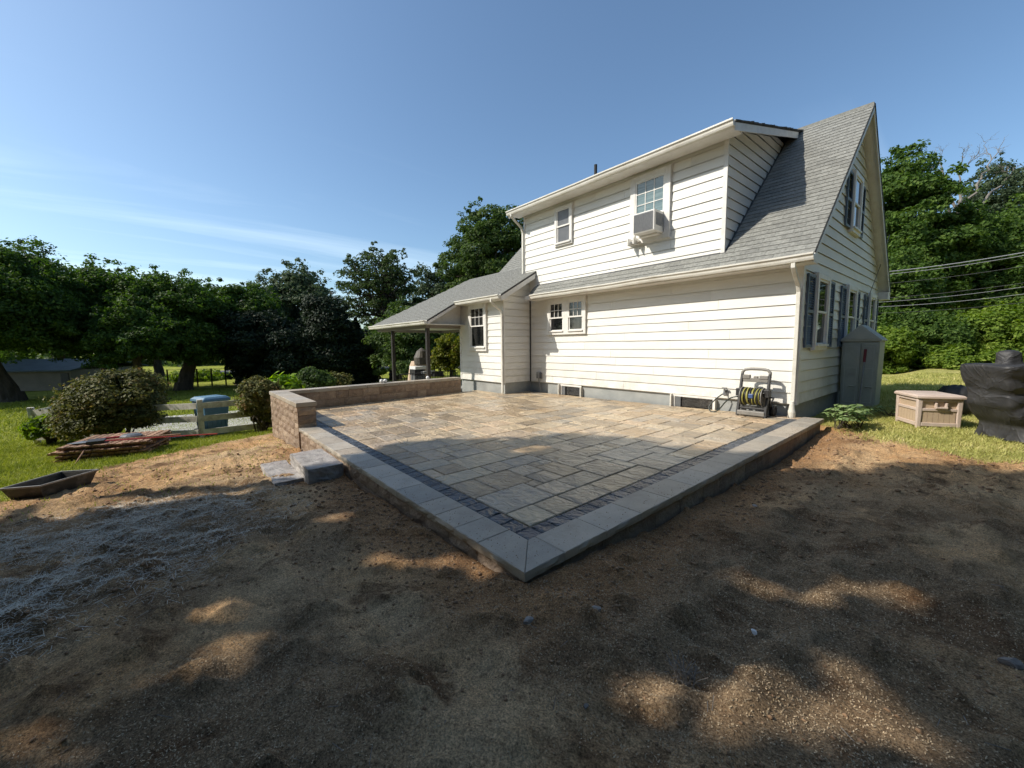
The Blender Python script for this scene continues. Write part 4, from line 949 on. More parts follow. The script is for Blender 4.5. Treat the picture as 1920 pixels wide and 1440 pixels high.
MB().box(rx0 + .2, rx0 + .28, ry - .09, ry + .0, hz + .34, hz + .42).build('hose_guide', BLUEP, reel, bevel=.01)
mb = MB(); mb.tube([(rx1 + .02, ry + .08, hz + .36), (rx1 + .10, ry + .08, hz + .36), (rx1 + .10, ry + .0, hz + .30), (rx1 + .18, ry + .0, hz + .30)], .016, 8); mb.build('crank', DARKPL, reel)
pts = [(-3.38, 8.30, .42), (-3.46, 8.24, .34), (-3.55, 8.2, .22), (-3.58, 8.16, .14), (-3.52, 8.12, .075), (-3.42, 8.10, .085), (-3.33, 8.08, .16), (-3.24, 8.06, .28), (-3.14, 8.05, .38), (-3.04, 8.06, .42), (-2.98, 8.07, .42)]
def smooth_path(p, n=6):
    p = [np.array(q, float) for q in p]; out_ = []
    for i in range(len(p) - 1):
        a0 = p[max(i - 1, 0)]; a1 = p[i]; a2 = p[i + 1]; a3 = p[min(i + 2, len(p) - 1)]
        for k in range(n):
            t = k / n; out_.append(.5 * ((2 * a1) + (-a0 + a2) * t + (2 * a0 - 5 * a1 + 4 * a2 - a3) * t * t + (-a0 + 3 * a1 - 3 * a2 + a3) * t ** 3))
    return out_ + [p[-1]]
MB().tube(smooth_path(pts), .012, 8).build('supply_hose', HOSEG, reel, smooth=True)

# ------------------------------------------------------------------ resin shed
sx0, sx1, sy0, sy1, sz0 = -2.13, -1.50, 11.30, 11.92, -.02
shed = thing('garden_shed', 'tall narrow grey green resin shed with gabled top by the house', 'shed', ((sx0 + sx1) / 2, (sy0 + sy1) / 2, sz0))
b = MB(); b.hexa([(sx0 + .02, sy0, sz0), (sx1 - .02, sy0, sz0), (sx1 - .02, sy1, sz0), (sx0 + .02, sy1, sz0), (sx0, sy0, 1.45), (sx1, sy0, 1.45), (sx1, sy1, 1.45), (sx0, sy1, 1.45)]); b.build('body', SHED, shed, bevel=.02)
xm = (sx0 + sx1) / 2 - .01
mb = MB(); mb.prism([(sx0 - .03, 0, 1.44), (sx1 + .03, 0, 1.44), (sx1 + .03, 0, 1.475), (xm, 0, 1.80), (sx0 - .03, 0, 1.475)], (0, sy0 - .03, 0), (0, sy1 + .03, 0)); mb.build('roof', SHEDROOF, shed, bevel=.01)
MB().prism([(sx0 + .02, 0, 1.485), (sx1 - .02, 0, 1.485), (xm, 0, 1.755)], (0, sy0 - .042, 0), (0, sy0 - .028, 0)).build('gable_panel', SHEDROOF, shed)
for (a_, b2) in ((sx0 + .04, xm + .02), (xm + .03, sx1 - .04)):
    dr = MB().box(a_, b2, sy0 - .018, sy0 + .01, sz0 + .06, 1.40).build('door', SHED, shed, bevel=.008)
    mb = MB(); frame(mb, lambda u, z, o: (u, sy0 - .018 - o, z), a_ + .035, b2 - .035, sz0 + .14, 1.33, .014, 0, .01); mb.box(a_ + .05, b2 - .05, sy0 - .027, sy0 - .017, .86, .875); mb.build('door_rib', SHEDROOF, dr)
    c_ = (a_ + b2) / 2 + (.04 if a_ < xm - .1 else .03)
    mb = MB(); mb.tube([(c_ - .055, sy0 - .022, .44), (c_ - .045, sy0 - .045, .475), (c_ + .045, sy0 - .045, .475), (c_ + .055, sy0 - .022, .44)], .011, 6); mb.box(c_ - .06, c_ + .06, sy0 - .028, sy0 - .017, .425, .437); mb.build('door_handle', SHEDROOF, dr)
tool = thing('long_handled_tool', 'pale long handled tool with dark red grip leaning on the shed', 'garden tool', (-1.70, 11.1, .02))
MB().tube([(-1.725, 11.02, .03), (-1.72, 11.22, 1.02)], .014, 8).build('shaft', METAL, tool)
MB().tube([(-1.72, 11.215, 1.0), (-1.719, 11.25, 1.27)], .024, 8).build('grip', REDDARK, tool)
MB().hexa([(-1.76, 11.0, .0), (-1.68, 11.0, .0), (-1.68, 11.03, .0), (-1.76, 11.03, .0), (-1.745, 11.02, .12), (-1.70, 11.02, .12), (-1.70, 11.04, .12), (-1.745, 11.04, .12)]).build('tool_head', WHITEPL, tool)

# ------------------------------------------------------------------ deck box
f0 = gnd(1717, 803); f1 = gnd(1803, 806); ux = (f1 - f0)[:2]; wd = np.linalg.norm(ux); ux = ux / wd; uy = np.array([-ux[1], ux[0]]); dd = .66; gz = float(zg(f0[0], f0[1])) - .01
dbx = thing('deck_box', 'tan resin deck box with pale lid and carry handle on the grass', 'storage box', (f0[0] + ux[0] * wd / 2, f0[1] + ux[1] * wd / 2, gz))
def D(u, v, z): p = f0[:2] + ux * u + uy * v; return (p[0], p[1], gz + z)
def dbox(mb, u0, u1, v0, v1, z0, z1, ins=0.0):
    mb.hexa([D(u0 + ins, v0 + ins, z0), D(u1 - ins, v0 + ins, z0), D(u1 - ins, v1 - ins, z0), D(u0 + ins, v1 - ins, z0), D(u0, v0, z1), D(u1, v0, z1), D(u1, v1, z1), D(u0, v1, z1)]); return mb
hb = .50
dbox(MB(), .03, wd - .03, .03, dd - .03, .02, hb - .01, .015).build('body', DECKBOX, dbx)
for (u, v) in ((0, 0), (wd - .07, 0), (0, dd - .07), (wd - .07, dd - .07)): dbox(MB(), u, u + .07, v, v + .07, .0, hb - .005, .008).build('corner_post', DECKP, dbx, bevel=.012)
mb = MB()
for (z0, z1) in ((.05, .11), (.30, .345), (.455, .495)):
    dbox(mb, .065, wd - .065, .008, .04, z0, z1); dbox(mb, .008, .04, .065, dd - .065, z0, z1); dbox(mb, wd - .04, wd - .008, .065, dd - .065, z0, z1)
mb.build('rail', DECKP, dbx, bevel=.006)
for i in range(6):
    u = .075 + (wd - .15) * i / 6; dbox(MB(), u + .002, u + (wd - .15) / 6 - .002, .022, .036, .11, .30).build('panel', DECKBOX, dbx)
for i in range(6):
    v = .075 + (dd - .15) * i / 6; dbox(MB(), .022, .036, v + .002, v + (dd - .15) / 6 - .002, .11, .30).build('panel', DECKBOX, dbx)
mb = MB(); cu = wd * .52; dbox(mb, cu - .075, cu - .05, -.02, .03, .355, .44); dbox(mb, cu + .05, cu + .075, -.02, .03, .355, .44); dbox(mb, cu - .075, cu + .075, -.028, .01, .345, .375); mb.build('handle', DECKP, dbx, bevel=.006)
lid = MB(); n = 10
def lidring(ins, z, bow):
    P = []
    for i in range(n + 1): u = i / n; P.append(D(-.02 + ins + (wd + .04 - 2 * ins) * u, -.02 + ins - bow * 4 * u * (1 - u), z))
    P += [D(wd + .02 - ins, dd + .02 - ins, z), D(-.02 + ins, dd + .02 - ins, z)]; return P
rings = [lidring(.015, hb, .015), lidring(0, hb + .012, .018), lidring(0, hb + .04, .018), lidring(.02, hb + .062, .014), lidring(.10, hb + .078, .0), lidring(.2, hb + .084, -.0)]
V = sum(rings, []); k = n + 3
F = [(i * k + j, i * k + (j + 1) % k, (i + 1) * k + (j + 1) % k, (i + 1) * k + j) for i in range(len(rings) - 1) for j in range(k)] + [tuple(range(k - 1, -1, -1)), tuple(range((len(rings) - 1) * k, len(rings) * k))]
lid.add(V, F).build('lid', DECKP, dbx)

# ------------------------------------------------------------------ covered grill
gc = gnd(1988, 822); gz = float(zg(gc[0], gc[1]))
vx = np.array([R[0][0], R[0][1]]); vx = vx / np.linalg.norm(vx); th_ = math.atan2(vx[1], vx[0]) - .05
vx = np.array([math.cos(th_), math.sin(th_)]); vy = np.array([-vx[1], vx[0]])
grill = thing('covered_grill', 'barbecue grill under a creased black fabric cover', 'grill', (gc[0], gc[1], gz))
key = [(0.0, .85, .36), (.05, .84, .355), (.12, .825, .345), (.19, .83, .335), (.30, .93, .33), (.46, 1.04, .32), (.56, 1.055, .31), (.66, 1.07, .315), (.80, 1.12, .335), (.94, 1.16, .35), (.985, 1.165, .35), (1.0, 1.15, .335), (1.006, .8, .22), (1.008, .3, .1)]
zk = np.concatenate([np.linspace(0, .985, 42), [1.0, 1.006, 1.008]]); spec = [(z, float(np.interp(z, [k_[0] for k_ in key], [k_[1] for k_ in key])), float(np.interp(z, [k_[0] for k_ in key], [k_[2] for k_ in key]))) for z in zk]
n = 360; V = []
for (z, a_, b2) in spec:
    for i in range(n):
        t_ = 2 * math.pi * i / n; c_, s_ = math.cos(t_), math.sin(t_); e = 7.0
        e = 12.0; r_ = (abs(c_) ** e + abs(s_) ** e) ** (-1 / e); uu = a_ * r_ * c_; vv = b2 * r_ * s_
        du_ = uu + .60; dz_ = (z - .66) * 1.06; rp_ = math.hypot(du_, dz_); ph = math.atan2(dz_, du_)
        front = max(0.0, -s_) ** .5; side = 1 - front
        fan = front * .085 * (abs(math.sin(ph * 6.5 + .4 + .5 * math.sin(rp_ * 5))) ** .55 - .55) * min(1, rp_ / .12) * math.exp(-rp_ / .7)
        drop = front * (.020 * math.sin(uu * 15 + 3 * z) + .010 * math.sin(uu * 34 + 5 * z)) * max(0, .75 - z) + front * .012 * math.sin(uu * 5 + z * 6) + side * .010 * math.sin(z * 14 + vv * 9)
        drop += -.03 * math.exp(-((z - .64) / .03) ** 2) * math.exp(-(du_ / .55) ** 2) * front
        f_ = (fan + drop) if z < .99 else 0
        p = gc[:2] + vx * (uu + f_ * c_ * .8) + vy * (vv + f_ * s_)
        V.append((p[0], p[1], gz + z * 1.06 + (.012 * math.sin(t_ * 7) if z < .02 else 0) + (.01 * math.sin(uu * 9) * math.cos(vv * 12) if z > .9 else 0)))
m_ = len(spec)
F = [(i * n + j, i * n + (j + 1) % n, (i + 1) * n + (j + 1) % n, (i + 1) * n + j) for i in range(m_ - 1) for j in range(n)] + [tuple(range((m_ - 1) * n, m_ * n))]
o = MB().add(V, F).build('cover', COVER, grill, smooth=True); sd = None
hc = gc[:2] - vx * .80
mb = MB(); V = []; m2 = [(1.0, .14, .12), (1.02, .105, .095), (1.10, .10, .09), (1.155, .105, .085), (1.18, .075, .05), (1.19, .03, .02)]; k = 20
for (z, a_, b2) in m2:
    for i in range(k):
        t_ = 2 * math.pi * i / k; r_ = (abs(math.cos(t_)) ** 6 + abs(math.sin(t_)) ** 6) ** (-1 / 6) + .10 * math.sin(t_ * 3 + z * 11) + .05 * math.sin(t_ * 7 + z * 9); p = hc + vx * a_ * r_ * math.cos(t_) + vy * b2 * r_ * math.sin(t_); V.append((p[0], p[1], gz + z * 1.06))
F = [(i * k + j, i * k + (j + 1) % k, (i + 1) * k + (j + 1) % k, (i + 1) * k + j) for i in range(len(m2) - 1) for j in range(k)] + [tuple(range((len(m2) - 1) * k, len(m2) * k))]
mb.add(V, F).build('cover_bulge', COVER, grill, smooth=True)
# dark bag slumped behind the deck box
bg_ = at(1792, 742, 7.6); bz = float(zg(bg_[0], bg_[1]))
mb = MB(); mb.lathe([(.20, 0), (.26, .1), (.27, .25), (.24, .42), (.16, .52), (.05, .55)], (bg_[0], bg_[1], bz), 18)
rr = random.Random(4); mb.v = [(x + rr.uniform(-.02, .02), y + rr.uniform(-.02, .02), z + (rr.uniform(-.02, .02) if z > bz + .01 else 0)) for x, y, z in mb.v]
tag(mb.build('covered_bundle', COVER, smooth=True), 'small dark bundle slumped between the deck box and the grill', 'bundle')

# ------------------------------------------------------------------ mortar tub
zr = -.20
Nl, Nr, Fr, Fl = onz((-2, 917), zr)[:2], onz((74, 911), zr)[:2], onz((184, 880), zr)[:2], onz((115, 884), zr)[:2]
tc_ = (Nl + Nr + Fr + Fl) / 4; zb = float(zg(*tc_)) - .01
def tubring(k, z): return [(*(tc_ + (p - tc_) * k), z) for p in (Nl, Nr, Fr, Fl)]
tub = thing('mortar_tub', 'long black plastic mixing tub resting on the grass edge', 'tub', (tc_[0], tc_[1], zb))
rings = [tubring(.80, zb), tubring(.84, zb + .03), tubring(.98, zr - .01), tubring(.955, zr - .01), tubring(.82, zb + .05), tubring(.78, zb + .025)]
V = sum(rings, []); F = [(i * 4 + j, i * 4 + (j + 1) % 4, (i + 1) * 4 + (j + 1) % 4, (i + 1) * 4 + j) for i in range(5) for j in range(4)] + [(3, 2, 1, 0), (20, 21, 22, 23)]
MB().add(V, F).build('basin', TUB, tub, bevel=.03, segs=3)
rings = [tubring(1.0, zr - .018), tubring(1.03, zr - .012), tubring(1.03, zr + .004), tubring(.96, zr + .004), tubring(.96, zr - .018)]
V = sum(rings, []); F = [(i * 4 + j, i * 4 + (j + 1) % 4, ((i + 1) % 5) * 4 + (j + 1) % 4, ((i + 1) % 5) * 4 + j) for i in range(5) for j in range(4)]
MB().add(V, F).build('rim', TUBRIM, tub)

# ------------------------------------------------------------------ stacked wooden pallets and tools
la = gnd(104, 868); lb = gnd(272, 851); du = (lb - la)[:2]; lw_ = np.linalg.norm(du); du /= lw_; dv = np.array([-du[1], du[0]]); 
if dv @ la[:2] < 0: dv = -dv
lz0 = float(zg(la[0], la[1])) - .02
ORD = ['lowest', 'second from the bottom', 'third from the bottom', 'topmost']
for k in range(4):
    sh = [0, .03, -.04, .05][k]; z = lz0 + k * .074; ro = thing('wooden_pallet', 'weathered wooden pallet, %s of the stack by the bush' % ORD[k], 'pallet', (la[0] + du[0] * lw_ / 2, la[1] + du[1] * lw_ / 2, z), 'stacked wooden pallets')
    rk = random.Random(k)
    def Pn(u, v, zz): p = la[:2] + du * (u + sh) + dv * (v + sh * .5); return (p[0], p[1], zz)
    def bb(mb, u0, u1, v0, v1, z0, z1): return mb.hexa([Pn(u0, v0, z0), Pn(u1, v0, z0), Pn(u1, v1, z0), Pn(u0, v1, z0), Pn(u0, v0, z1), Pn(u1, v0, z1), Pn(u1, v1, z1), Pn(u0, v1, z1)])
    for v in (.02, .45, .9): bb(MB(), -.05, lw_ + .03, v, v + .09, z, z + .038).build('rail', OLDWOOD, ro)
    nb = 11
    for i in range(nb):
        u = lw_ * i / nb; bb(MB(), u + .012, u + lw_ / nb - .012, -.06 + rk.uniform(-.05, .04), 1.05 + rk.uniform(-.04, .04), z + .0385, z + .060 + rk.uniform(0, .006)).build('board', OLDWOOD, ro)
ztop = lz0 + 4 * .074 - .005
def LP(u, v, z): p = la[:2] + du * u + dv * v; return (p[0], p[1], z)
rake = thing('landscape_rake', 'red handled rake lying across the stacked wooden pallets', 'rake', LP(.9, .1, ztop))
MB().tube([LP(.50, .12, ztop + .03), LP(1.25, .05, ztop + .035), LP(2.35, -.02, ztop + .03)], .010, 8).build('shaft', RED, rake)
MB().box(*sum([[min(a_, b2), max(a_, b2)] for a_, b2 in zip(LP(.42, .0, ztop), LP(.55, .35, ztop + .05))], [])).build('head', DARKPL, rake)
shv = thing('shovel', 'shovel with dark blade resting on top of the wooden pallets', 'shovel', LP(.4, .1, ztop))
MB().tube([LP(.42, .22, ztop + .02), LP(1.7, .22, ztop + .03)], .016, 8).build('shaft', OLDWOOD, shv)
MB().prism([LP(.10, .14, 0), LP(.20, .10, 0), LP(.40, .13, 0), LP(.42, .30, 0), LP(.22, .34, 0)], (0, 0, ztop + .012), (0, 0, ztop + .02)).build('blade', METAL, shv)
bar = thing('red_pry_tool', 'short tool with red grip and grey cloth on the wooden pallets', 'tool', LP(.6, .4, ztop))
MB().tube([LP(.45, .35, ztop + .03), LP(.75, .45, ztop + .03)], .02, 8).build('grip', RED, bar)
mb = MB(); mb.lathe([(.16, 0), (.17, .03), (.12, .06), (.03, .07)], LP(.85, .5, ztop), 14); mb.build('cloth', GREYSCREEN, bar)
st = MB().tube([gnd(141, 871) + [0, 0, .01], np.array(LP(.42, -.02, ztop - .05))], .012, 6).build('wooden_stake', OLDWOOD); tag(st, 'thin pale stake propped diagonally against the wooden pallets', 'stake')

# ------------------------------------------------------------------ rail fence
fence = thing('rail_fence', 'weathered white three rail fence beside the driveway', 'fence', (-12.1, .35, -.75))
p_mid = np.array([-12.05, .355]); p_r = np.array([-11.9, 2.35]); p_l = at(68, 800, 10.0)[:2]; p_lf = np.array([-17.5, -2.4])
def fpost(p, h, lean=0): 
    z = float(zg(*p)); MB().hexa([(p[0] - .055, p[1] - .055, z - .1), (p[0] + .055, p[1] - .055, z - .1), (p[0] + .055, p[1] + .055, z - .1), (p[0] - .055, p[1] + .055, z - .1), (p[0] - .055, p[1] - .055 + lean, z + h), (p[0] + .055, p[1] - .055 + lean, z + h), (p[0] + .055, p[1] + .055 + lean, z + h), (p[0] - .055, p[1] + .055 + lean, z + h)]).build('post', OLDPAINT, fence, bevel=.006)
fpost(p_mid, .95); fpost(p_r, 1.0); fpost(p_l, .92, -.06); fpost(p_lf, .95); fpost((p_mid + p_l) / 2 + [0, 0], .9)
def frail(p, q, hs, front=.07):
    d = (q - p) / np.linalg.norm(q - p); nn_ = np.array([d[1], -d[0]]); nn_ = nn_ if nn_ @ -p > 0 else -nn_
    for h in hs:
        z0 = float(zg(*p)) + h; z1 = float(zg(*q)) + h; a_ = p + nn_ * front; b2 = q + nn_ * front; e = nn_ * .022
        MB().hexa([(*(a_), z0), (*(b2), z1), (*(b2 - e), z1), (*(a_ - e), z0), (*(a_), z0 + .14), (*(b2), z1 + .14), (*(b2 - e), z1 + .14), (*(a_ - e), z0 + .14)]).build('rail', OLDPAINT, fence)
frail(p_mid + [0, .03], p_r, (.10, .43, .74)); mid2 = (p_mid + p_l) / 2
frail(p_mid - [0, .03], mid2, (.10, .43, .74)); frail(mid2, p_l, (.1, .43, .72)); frail(p_l, p_lf, (.12, .45, .72))

# ------------------------------------------------------------------ blue bin
bc = np.array([-12.72, .60]); bz = float(zg(*bc)) - .03
bin_ = thing('wheeled_bin', 'blue wheeled rubbish bin behind the white fence post', 'bin', (bc[0], bc[1], bz))
bd = np.array([.93, .36]); bn = np.array([-.36, .93])
def Bp(u, v, z): p = bc + bn * u + bd * v; return (p[0], p[1], bz + z)
MB().hexa([Bp(-.22, -.24, .05), Bp(.22, -.24, .05), Bp(.22, .24, .05), Bp(-.22, .24, .05), Bp(-.29, -.31, .93), Bp(.29, -.31, .93), Bp(.29, .31, .93), Bp(-.29, .31, .93)]).build('body', BLUE, bin_, bevel=.025, segs=3)
mb = MB(); 
for u in (-.2, -.1, 0, .1, .2): mb.hexa([Bp(u - .02, .245, .08), Bp(u + .02, .245, .08), Bp(u + .02, .26, .08), Bp(u - .02, .26, .08), Bp(u - .02, .275, .5), Bp(u + .02, .275, .5), Bp(u + .02, .29, .5), Bp(u - .02, .29, .5)])
mb.build('rib', BLUE, bin_)
V = []
for (z, k) in ((.93, 1.0), (.955, 1.03), (1.0, 1.0), (1.05, .8), (1.06, .3)): V += [Bp(-.31 * k, -.33 * k, z), Bp(.31 * k, -.33 * k, z), Bp(.31 * k, .33 * k, z), Bp(-.31 * k, .33 * k, z)]
MB().add(V, [(i * 4 + j, i * 4 + (j + 1) % 4, (i + 1) * 4 + (j + 1) % 4, (i + 1) * 4 + j) for i in range(4) for j in range(4)] + [(3, 2, 1, 0), (16, 17, 18, 19)]).build('lid', BLUEL, bin_, bevel=.02)
MB().tube([Bp(-.27, -.36, .95), Bp(-.25, -.40, .97), Bp(.25, -.40, .97), Bp(.27, -.36, .95)], .017, 8).build('handle', BLUE, bin_)
for u in (-.27, .27):
    c_ = Bp(u, -.22, .12); mb = MB(); mb.lathe([(.12, -.025), (.12, .025)], (0, 0, 0), 18, ax=1); aa = math.atan2(bn[1], bn[0]) - math.pi / 2
    mb.v = [(c_[0] + x * math.cos(aa) - y * math.sin(aa), c_[1] + x * math.sin(aa) + y * math.cos(aa), c_[2] + z) for x, y, z in mb.v]; mb.build('wheel', DARKPL, bin_)

# ------------------------------------------------------------------ far buildings and porch side things
barn = thing('barn', 'long low beige outbuilding with blue grey roof under the trees', 'barn', (-38, -7, -1))
a0 = gnd(-60, 736); a1 = gnd(136, 731); bu = (a1 - a0)[:2]; bl = np.linalg.norm(bu); bu /= bl; bv = np.array([-bu[1], bu[0]]); bv = bv if bv @ a0[:2] > 0 else -bv
def BR(u, v, z): p = a0[:2] + bu * u + bv * v; return (p[0], p[1], -1.0 + z)
MB().hexa([BR(0, 0, -.2), BR(bl, 0, -.2), BR(bl, 6, -.2), BR(0, 6, -.2), BR(0, 0, 1.2), BR(bl, 0, 1.2), BR(bl, 6, 1.2), BR(0, 6, 1.2)]).build('wall', BARNW, barn)
MB().add([BR(-.3, -.4, 1.15), BR(bl + .3, -.4, 1.15), BR(bl + .3, 3, 1.75), BR(-.3, 3, 1.75), BR(-.3, 6.4, 1.15), BR(bl + .3, 6.4, 1.15), BR(-.3, -.4, 1.23), BR(bl + .3, -.4, 1.23), BR(bl + .3, 3, 1.85), BR(-.3, 3, 1.85), BR(-.3, 6.4, 1.23), BR(bl + .3, 6.4, 1.23)],
         [(6, 7, 8, 9), (9, 8, 11, 10), (0, 3, 2, 1), (3, 4, 5, 2), (0, 1, 7, 6), (4, 10, 11, 5), (1, 2, 8, 7), (2, 5, 11, 8), (0, 6, 9, 3), (3, 9, 10, 4)]).build('roof', BARNR, barn)
MB().hexa([BR(bl - .5, -.03, 0), BR(bl - .1, -.03, 0), BR(bl - .1, .03, 0), BR(bl - .5, .03, 0), BR(bl - .5, -.03, 1.05), BR(bl - .1, -.03, 1.05), BR(bl - .1, .03, 1.05), BR(bl - .5, .03, 1.05)]).build('door', DARKPL, barn)
# wire enclosure beyond the lawn
en = thing('wire_enclosure', 'dark wire garden enclosure on the far lawn', 'wire fence', at(340, 715, 30))
ea, eb_ = gnd(316, 727), gnd(450, 722)
for i in range(6):
    p = ea + (eb_ - ea) * i / 5; MB().box(p[0] - .04, p[0] + .04, p[1] - .04, p[1] + .04, p[2] - .1, p[2] + 1.15).build('post', DARKWOOD, en)
for h in (.1, .45, .8, 1.12): MB().tube([ea + [0, 0, h], eb_ + [0, 0, h]], .012, 5).build('wire', IRON, en)

fp = at(786, 722, 17.5); fz = -.9
oven = thing('outdoor_fireplace', 'pale tapered outdoor fireplace with dark pointed hood past the porch', 'fireplace', (fp[0], fp[1], fz))
MB().lathe([(.52, 0), (.48, .9), (.38, 1.5), (.30, 1.7)], (fp[0], fp[1], fz), 12).build('chimney_base', PALEST, oven)
hx = at(791, 668, 17.2); MB().lathe([(.33, -.34), (.34, -.05), (.22, .22), (.03, .36)], (hx[0], hx[1], hx[2] - .0), 16).build('hood', DARKHOOD, oven)
tb = at(792, 712, 15.6); tz = -.02
tbl = thing('white_grill_cart', 'white and black grill cart standing beyond the patio wall', 'grill cart', (tb[0], tb[1], tz))
def tbox(name, c, w_, d_0, z0, z1, m_): a_ = at(c, 690, 15.6); p = a_[:2]; MB().box(p[0] - d_0 / 2, p[0] + d_0 / 2, p[1] - w_ / 2, p[1] + w_ / 2, z0, z1).build(name, m_, tbl, bevel=.01)
zz_ = lambda y: at(790, y, 15.6)[2]
tbox('top', 787, .62, .5, zz_(692), zz_(686.5), WHITEPL); tbox('firebox', 782, .42, .45, zz_(703), zz_(692.5), DARKPL); tbox('shelf', 800, .5, .45, zz_(700), zz_(695.5), WHITEPL); tbox('cabinet', 783, .42, .42, tz, zz_(703.5), GREYSCREEN); tbox('side_box', 818, .40, .42, zz_(706), zz_(697), DARKPL)
# iron railing along the porch edge
rl = thing('iron_railing', 'thin black iron railing seen below the porch roof', 'railing', at(790, 715, 15.2))
q0, q1 = at(750, 716, 15.2), at(858, 707, 15.4); zt0, zt1 = at(750, 702, 15.2)[2], at(858, 694, 15.4)[2]
MB().tube([(q0[0], q0[1], zt0), (q1[0], q1[1], zt1)], .016, 6).build('top_rail', IRON, rl)
for i in range(24):
    f = i / 23; p = q0 * (1 - f) + q1 * f; zt = zt0 * (1 - f) + zt1 * f; MB().tube([(p[0], p[1], -.05), (p[0], p[1], zt)], .009, 5).build('baluster', IRON, rl)
ym = gnd(752, 698); yb0, yb1 = at(729, 693, 30), at(772, 692, 30)
yb = thing('timber_beam', 'long yellow brown timber rail far beyond the porch', 'timber', (yb0 + yb1) / 2)
MB().tube([yb0, yb1], .12, 6).build('beam', YELLOW, yb); MB().tube([yb0 - [0, 0, .35], yb1 - [0, 0, .35]], .09, 6).build('lower_beam', PALEST, yb)
for f in (.05, .5, .95): p = yb0 + (yb1 - yb0) * f; MB().tube([p, p - [0, 0, 1.2]], .06, 6).build('post', PALEST, yb)
for px, lab in ((716, 'small white globe lamp on the wall cap, leftmost of two side by side'), (722, 'small white globe lamp on the wall cap, right one of two side by side'), (802, 'lone small white globe lamp on the wall cap before the right porch post')):
    best = min((abs(float(project(np.array([[*(np.array([-10.005, 1.878]) + d_ * s_ - nrm_in * .2), .48]]))[0][0]) - px), s_) for s_ in np.linspace(.5, 4.8, 200))[1]
    p = np.array([-10.005, 1.878]) + d_ * best - nrm_in * .2
    mb = MB(); mb.lathe([(.03, 0), (.045, .02), (.05, .05), (.04, .085), (.012, .10)], (p[0], p[1], .4565), 14); tag(mb.build('globe_lamp', WHITEPL, smooth=True), lab, 'lamp')

# ------------------------------------------------------------------ vegetation
def limb(mb, a_, b_, r0, r1, rng, n=5, wob=.06, sides=7):
    a_ = np.array(a_, float); b_ = np.array(b_, float); L_ = np.linalg.norm(b_ - a_); P = []
    for i in range(n + 1):
        f = i / n; P.append(a_ + (b_ - a_) * f + (rng.normal(size=3) * wob * L_ * math.sin(math.pi * f) if 0 < i < n else 0) + np.array([0, 0, .06 * L_ * math.sin(math.pi * f)]))
    mb.tube(P, list(np.linspace(r0, r1, n + 1)), sides); return P
def clumps(c, r, n, rng, inner=.5, low=-1.0, minsep=.28):
    P = []; c = np.array(c, float); r = np.array(r, float); tries = 0; lob = [(unit(rng.normal(size=(1, 3)))[0], rng.uniform(-.28, .30)) for _ in range(7)]
    while len(P) < n and tries < n * 40:
        tries += 1; d = rng.normal(size=3); d /= np.linalg.norm(d)
        if d[2] < low: continue
        p = d * rng.uniform(inner, 1.0) ** .6 * (1 + sum(a_ * max(0, float(d @ u_)) ** 4 for u_, a_ in lob))
        if any(np.linalg.norm(p - q) < minsep * (1 - tries / (n * 60)) for q in P): continue
        P.append(p)
    return c + np.array(P) * r
def leaf_cloud(centres, cr, per, rng, flat=.6, shell=.35, up=.55, cap=0.0):
    k = len(centres); C_ = np.repeat(centres, per, 0); n = len(C_)
    d = unit(rng.normal(size=(n, 3))); d[:, 2] = np.where(d[:, 2] < 0, d[:, 2] * .75, d[:, 2]); rad = rng.uniform(shell, 1.0, n) ** .7
    cs = np.repeat(cr * rng.uniform(.5, 1.4, k), per)
    off = d * (rad * cs)[:, None]; off[:, 2] *= flat
    if cap > 0:                                            # most leaves sit on the upper skin of their clump, drooping at its rim
        sel = rng.random(n) < cap; z = np.abs(d[:, 2]) ** .8; hr = np.sqrt(np.maximum(1 - z * z, 0)); h = np.hypot(d[:, 0], d[:, 1]) + 1e-6; rr_ = rng.uniform(.86, 1.06, n) * cs
        off2 = np.stack([d[:, 0] / h * hr * rr_, d[:, 1] / h * hr * rr_, (z * flat - .12 * hr ** 3) * rr_], 1); off = np.where(sel[:, None], off2, off)
    P = C_ + off; N = d * .8 + np.array([0, 0, up]) + rng.normal(size=(n, 3)) * .45
    return P, N
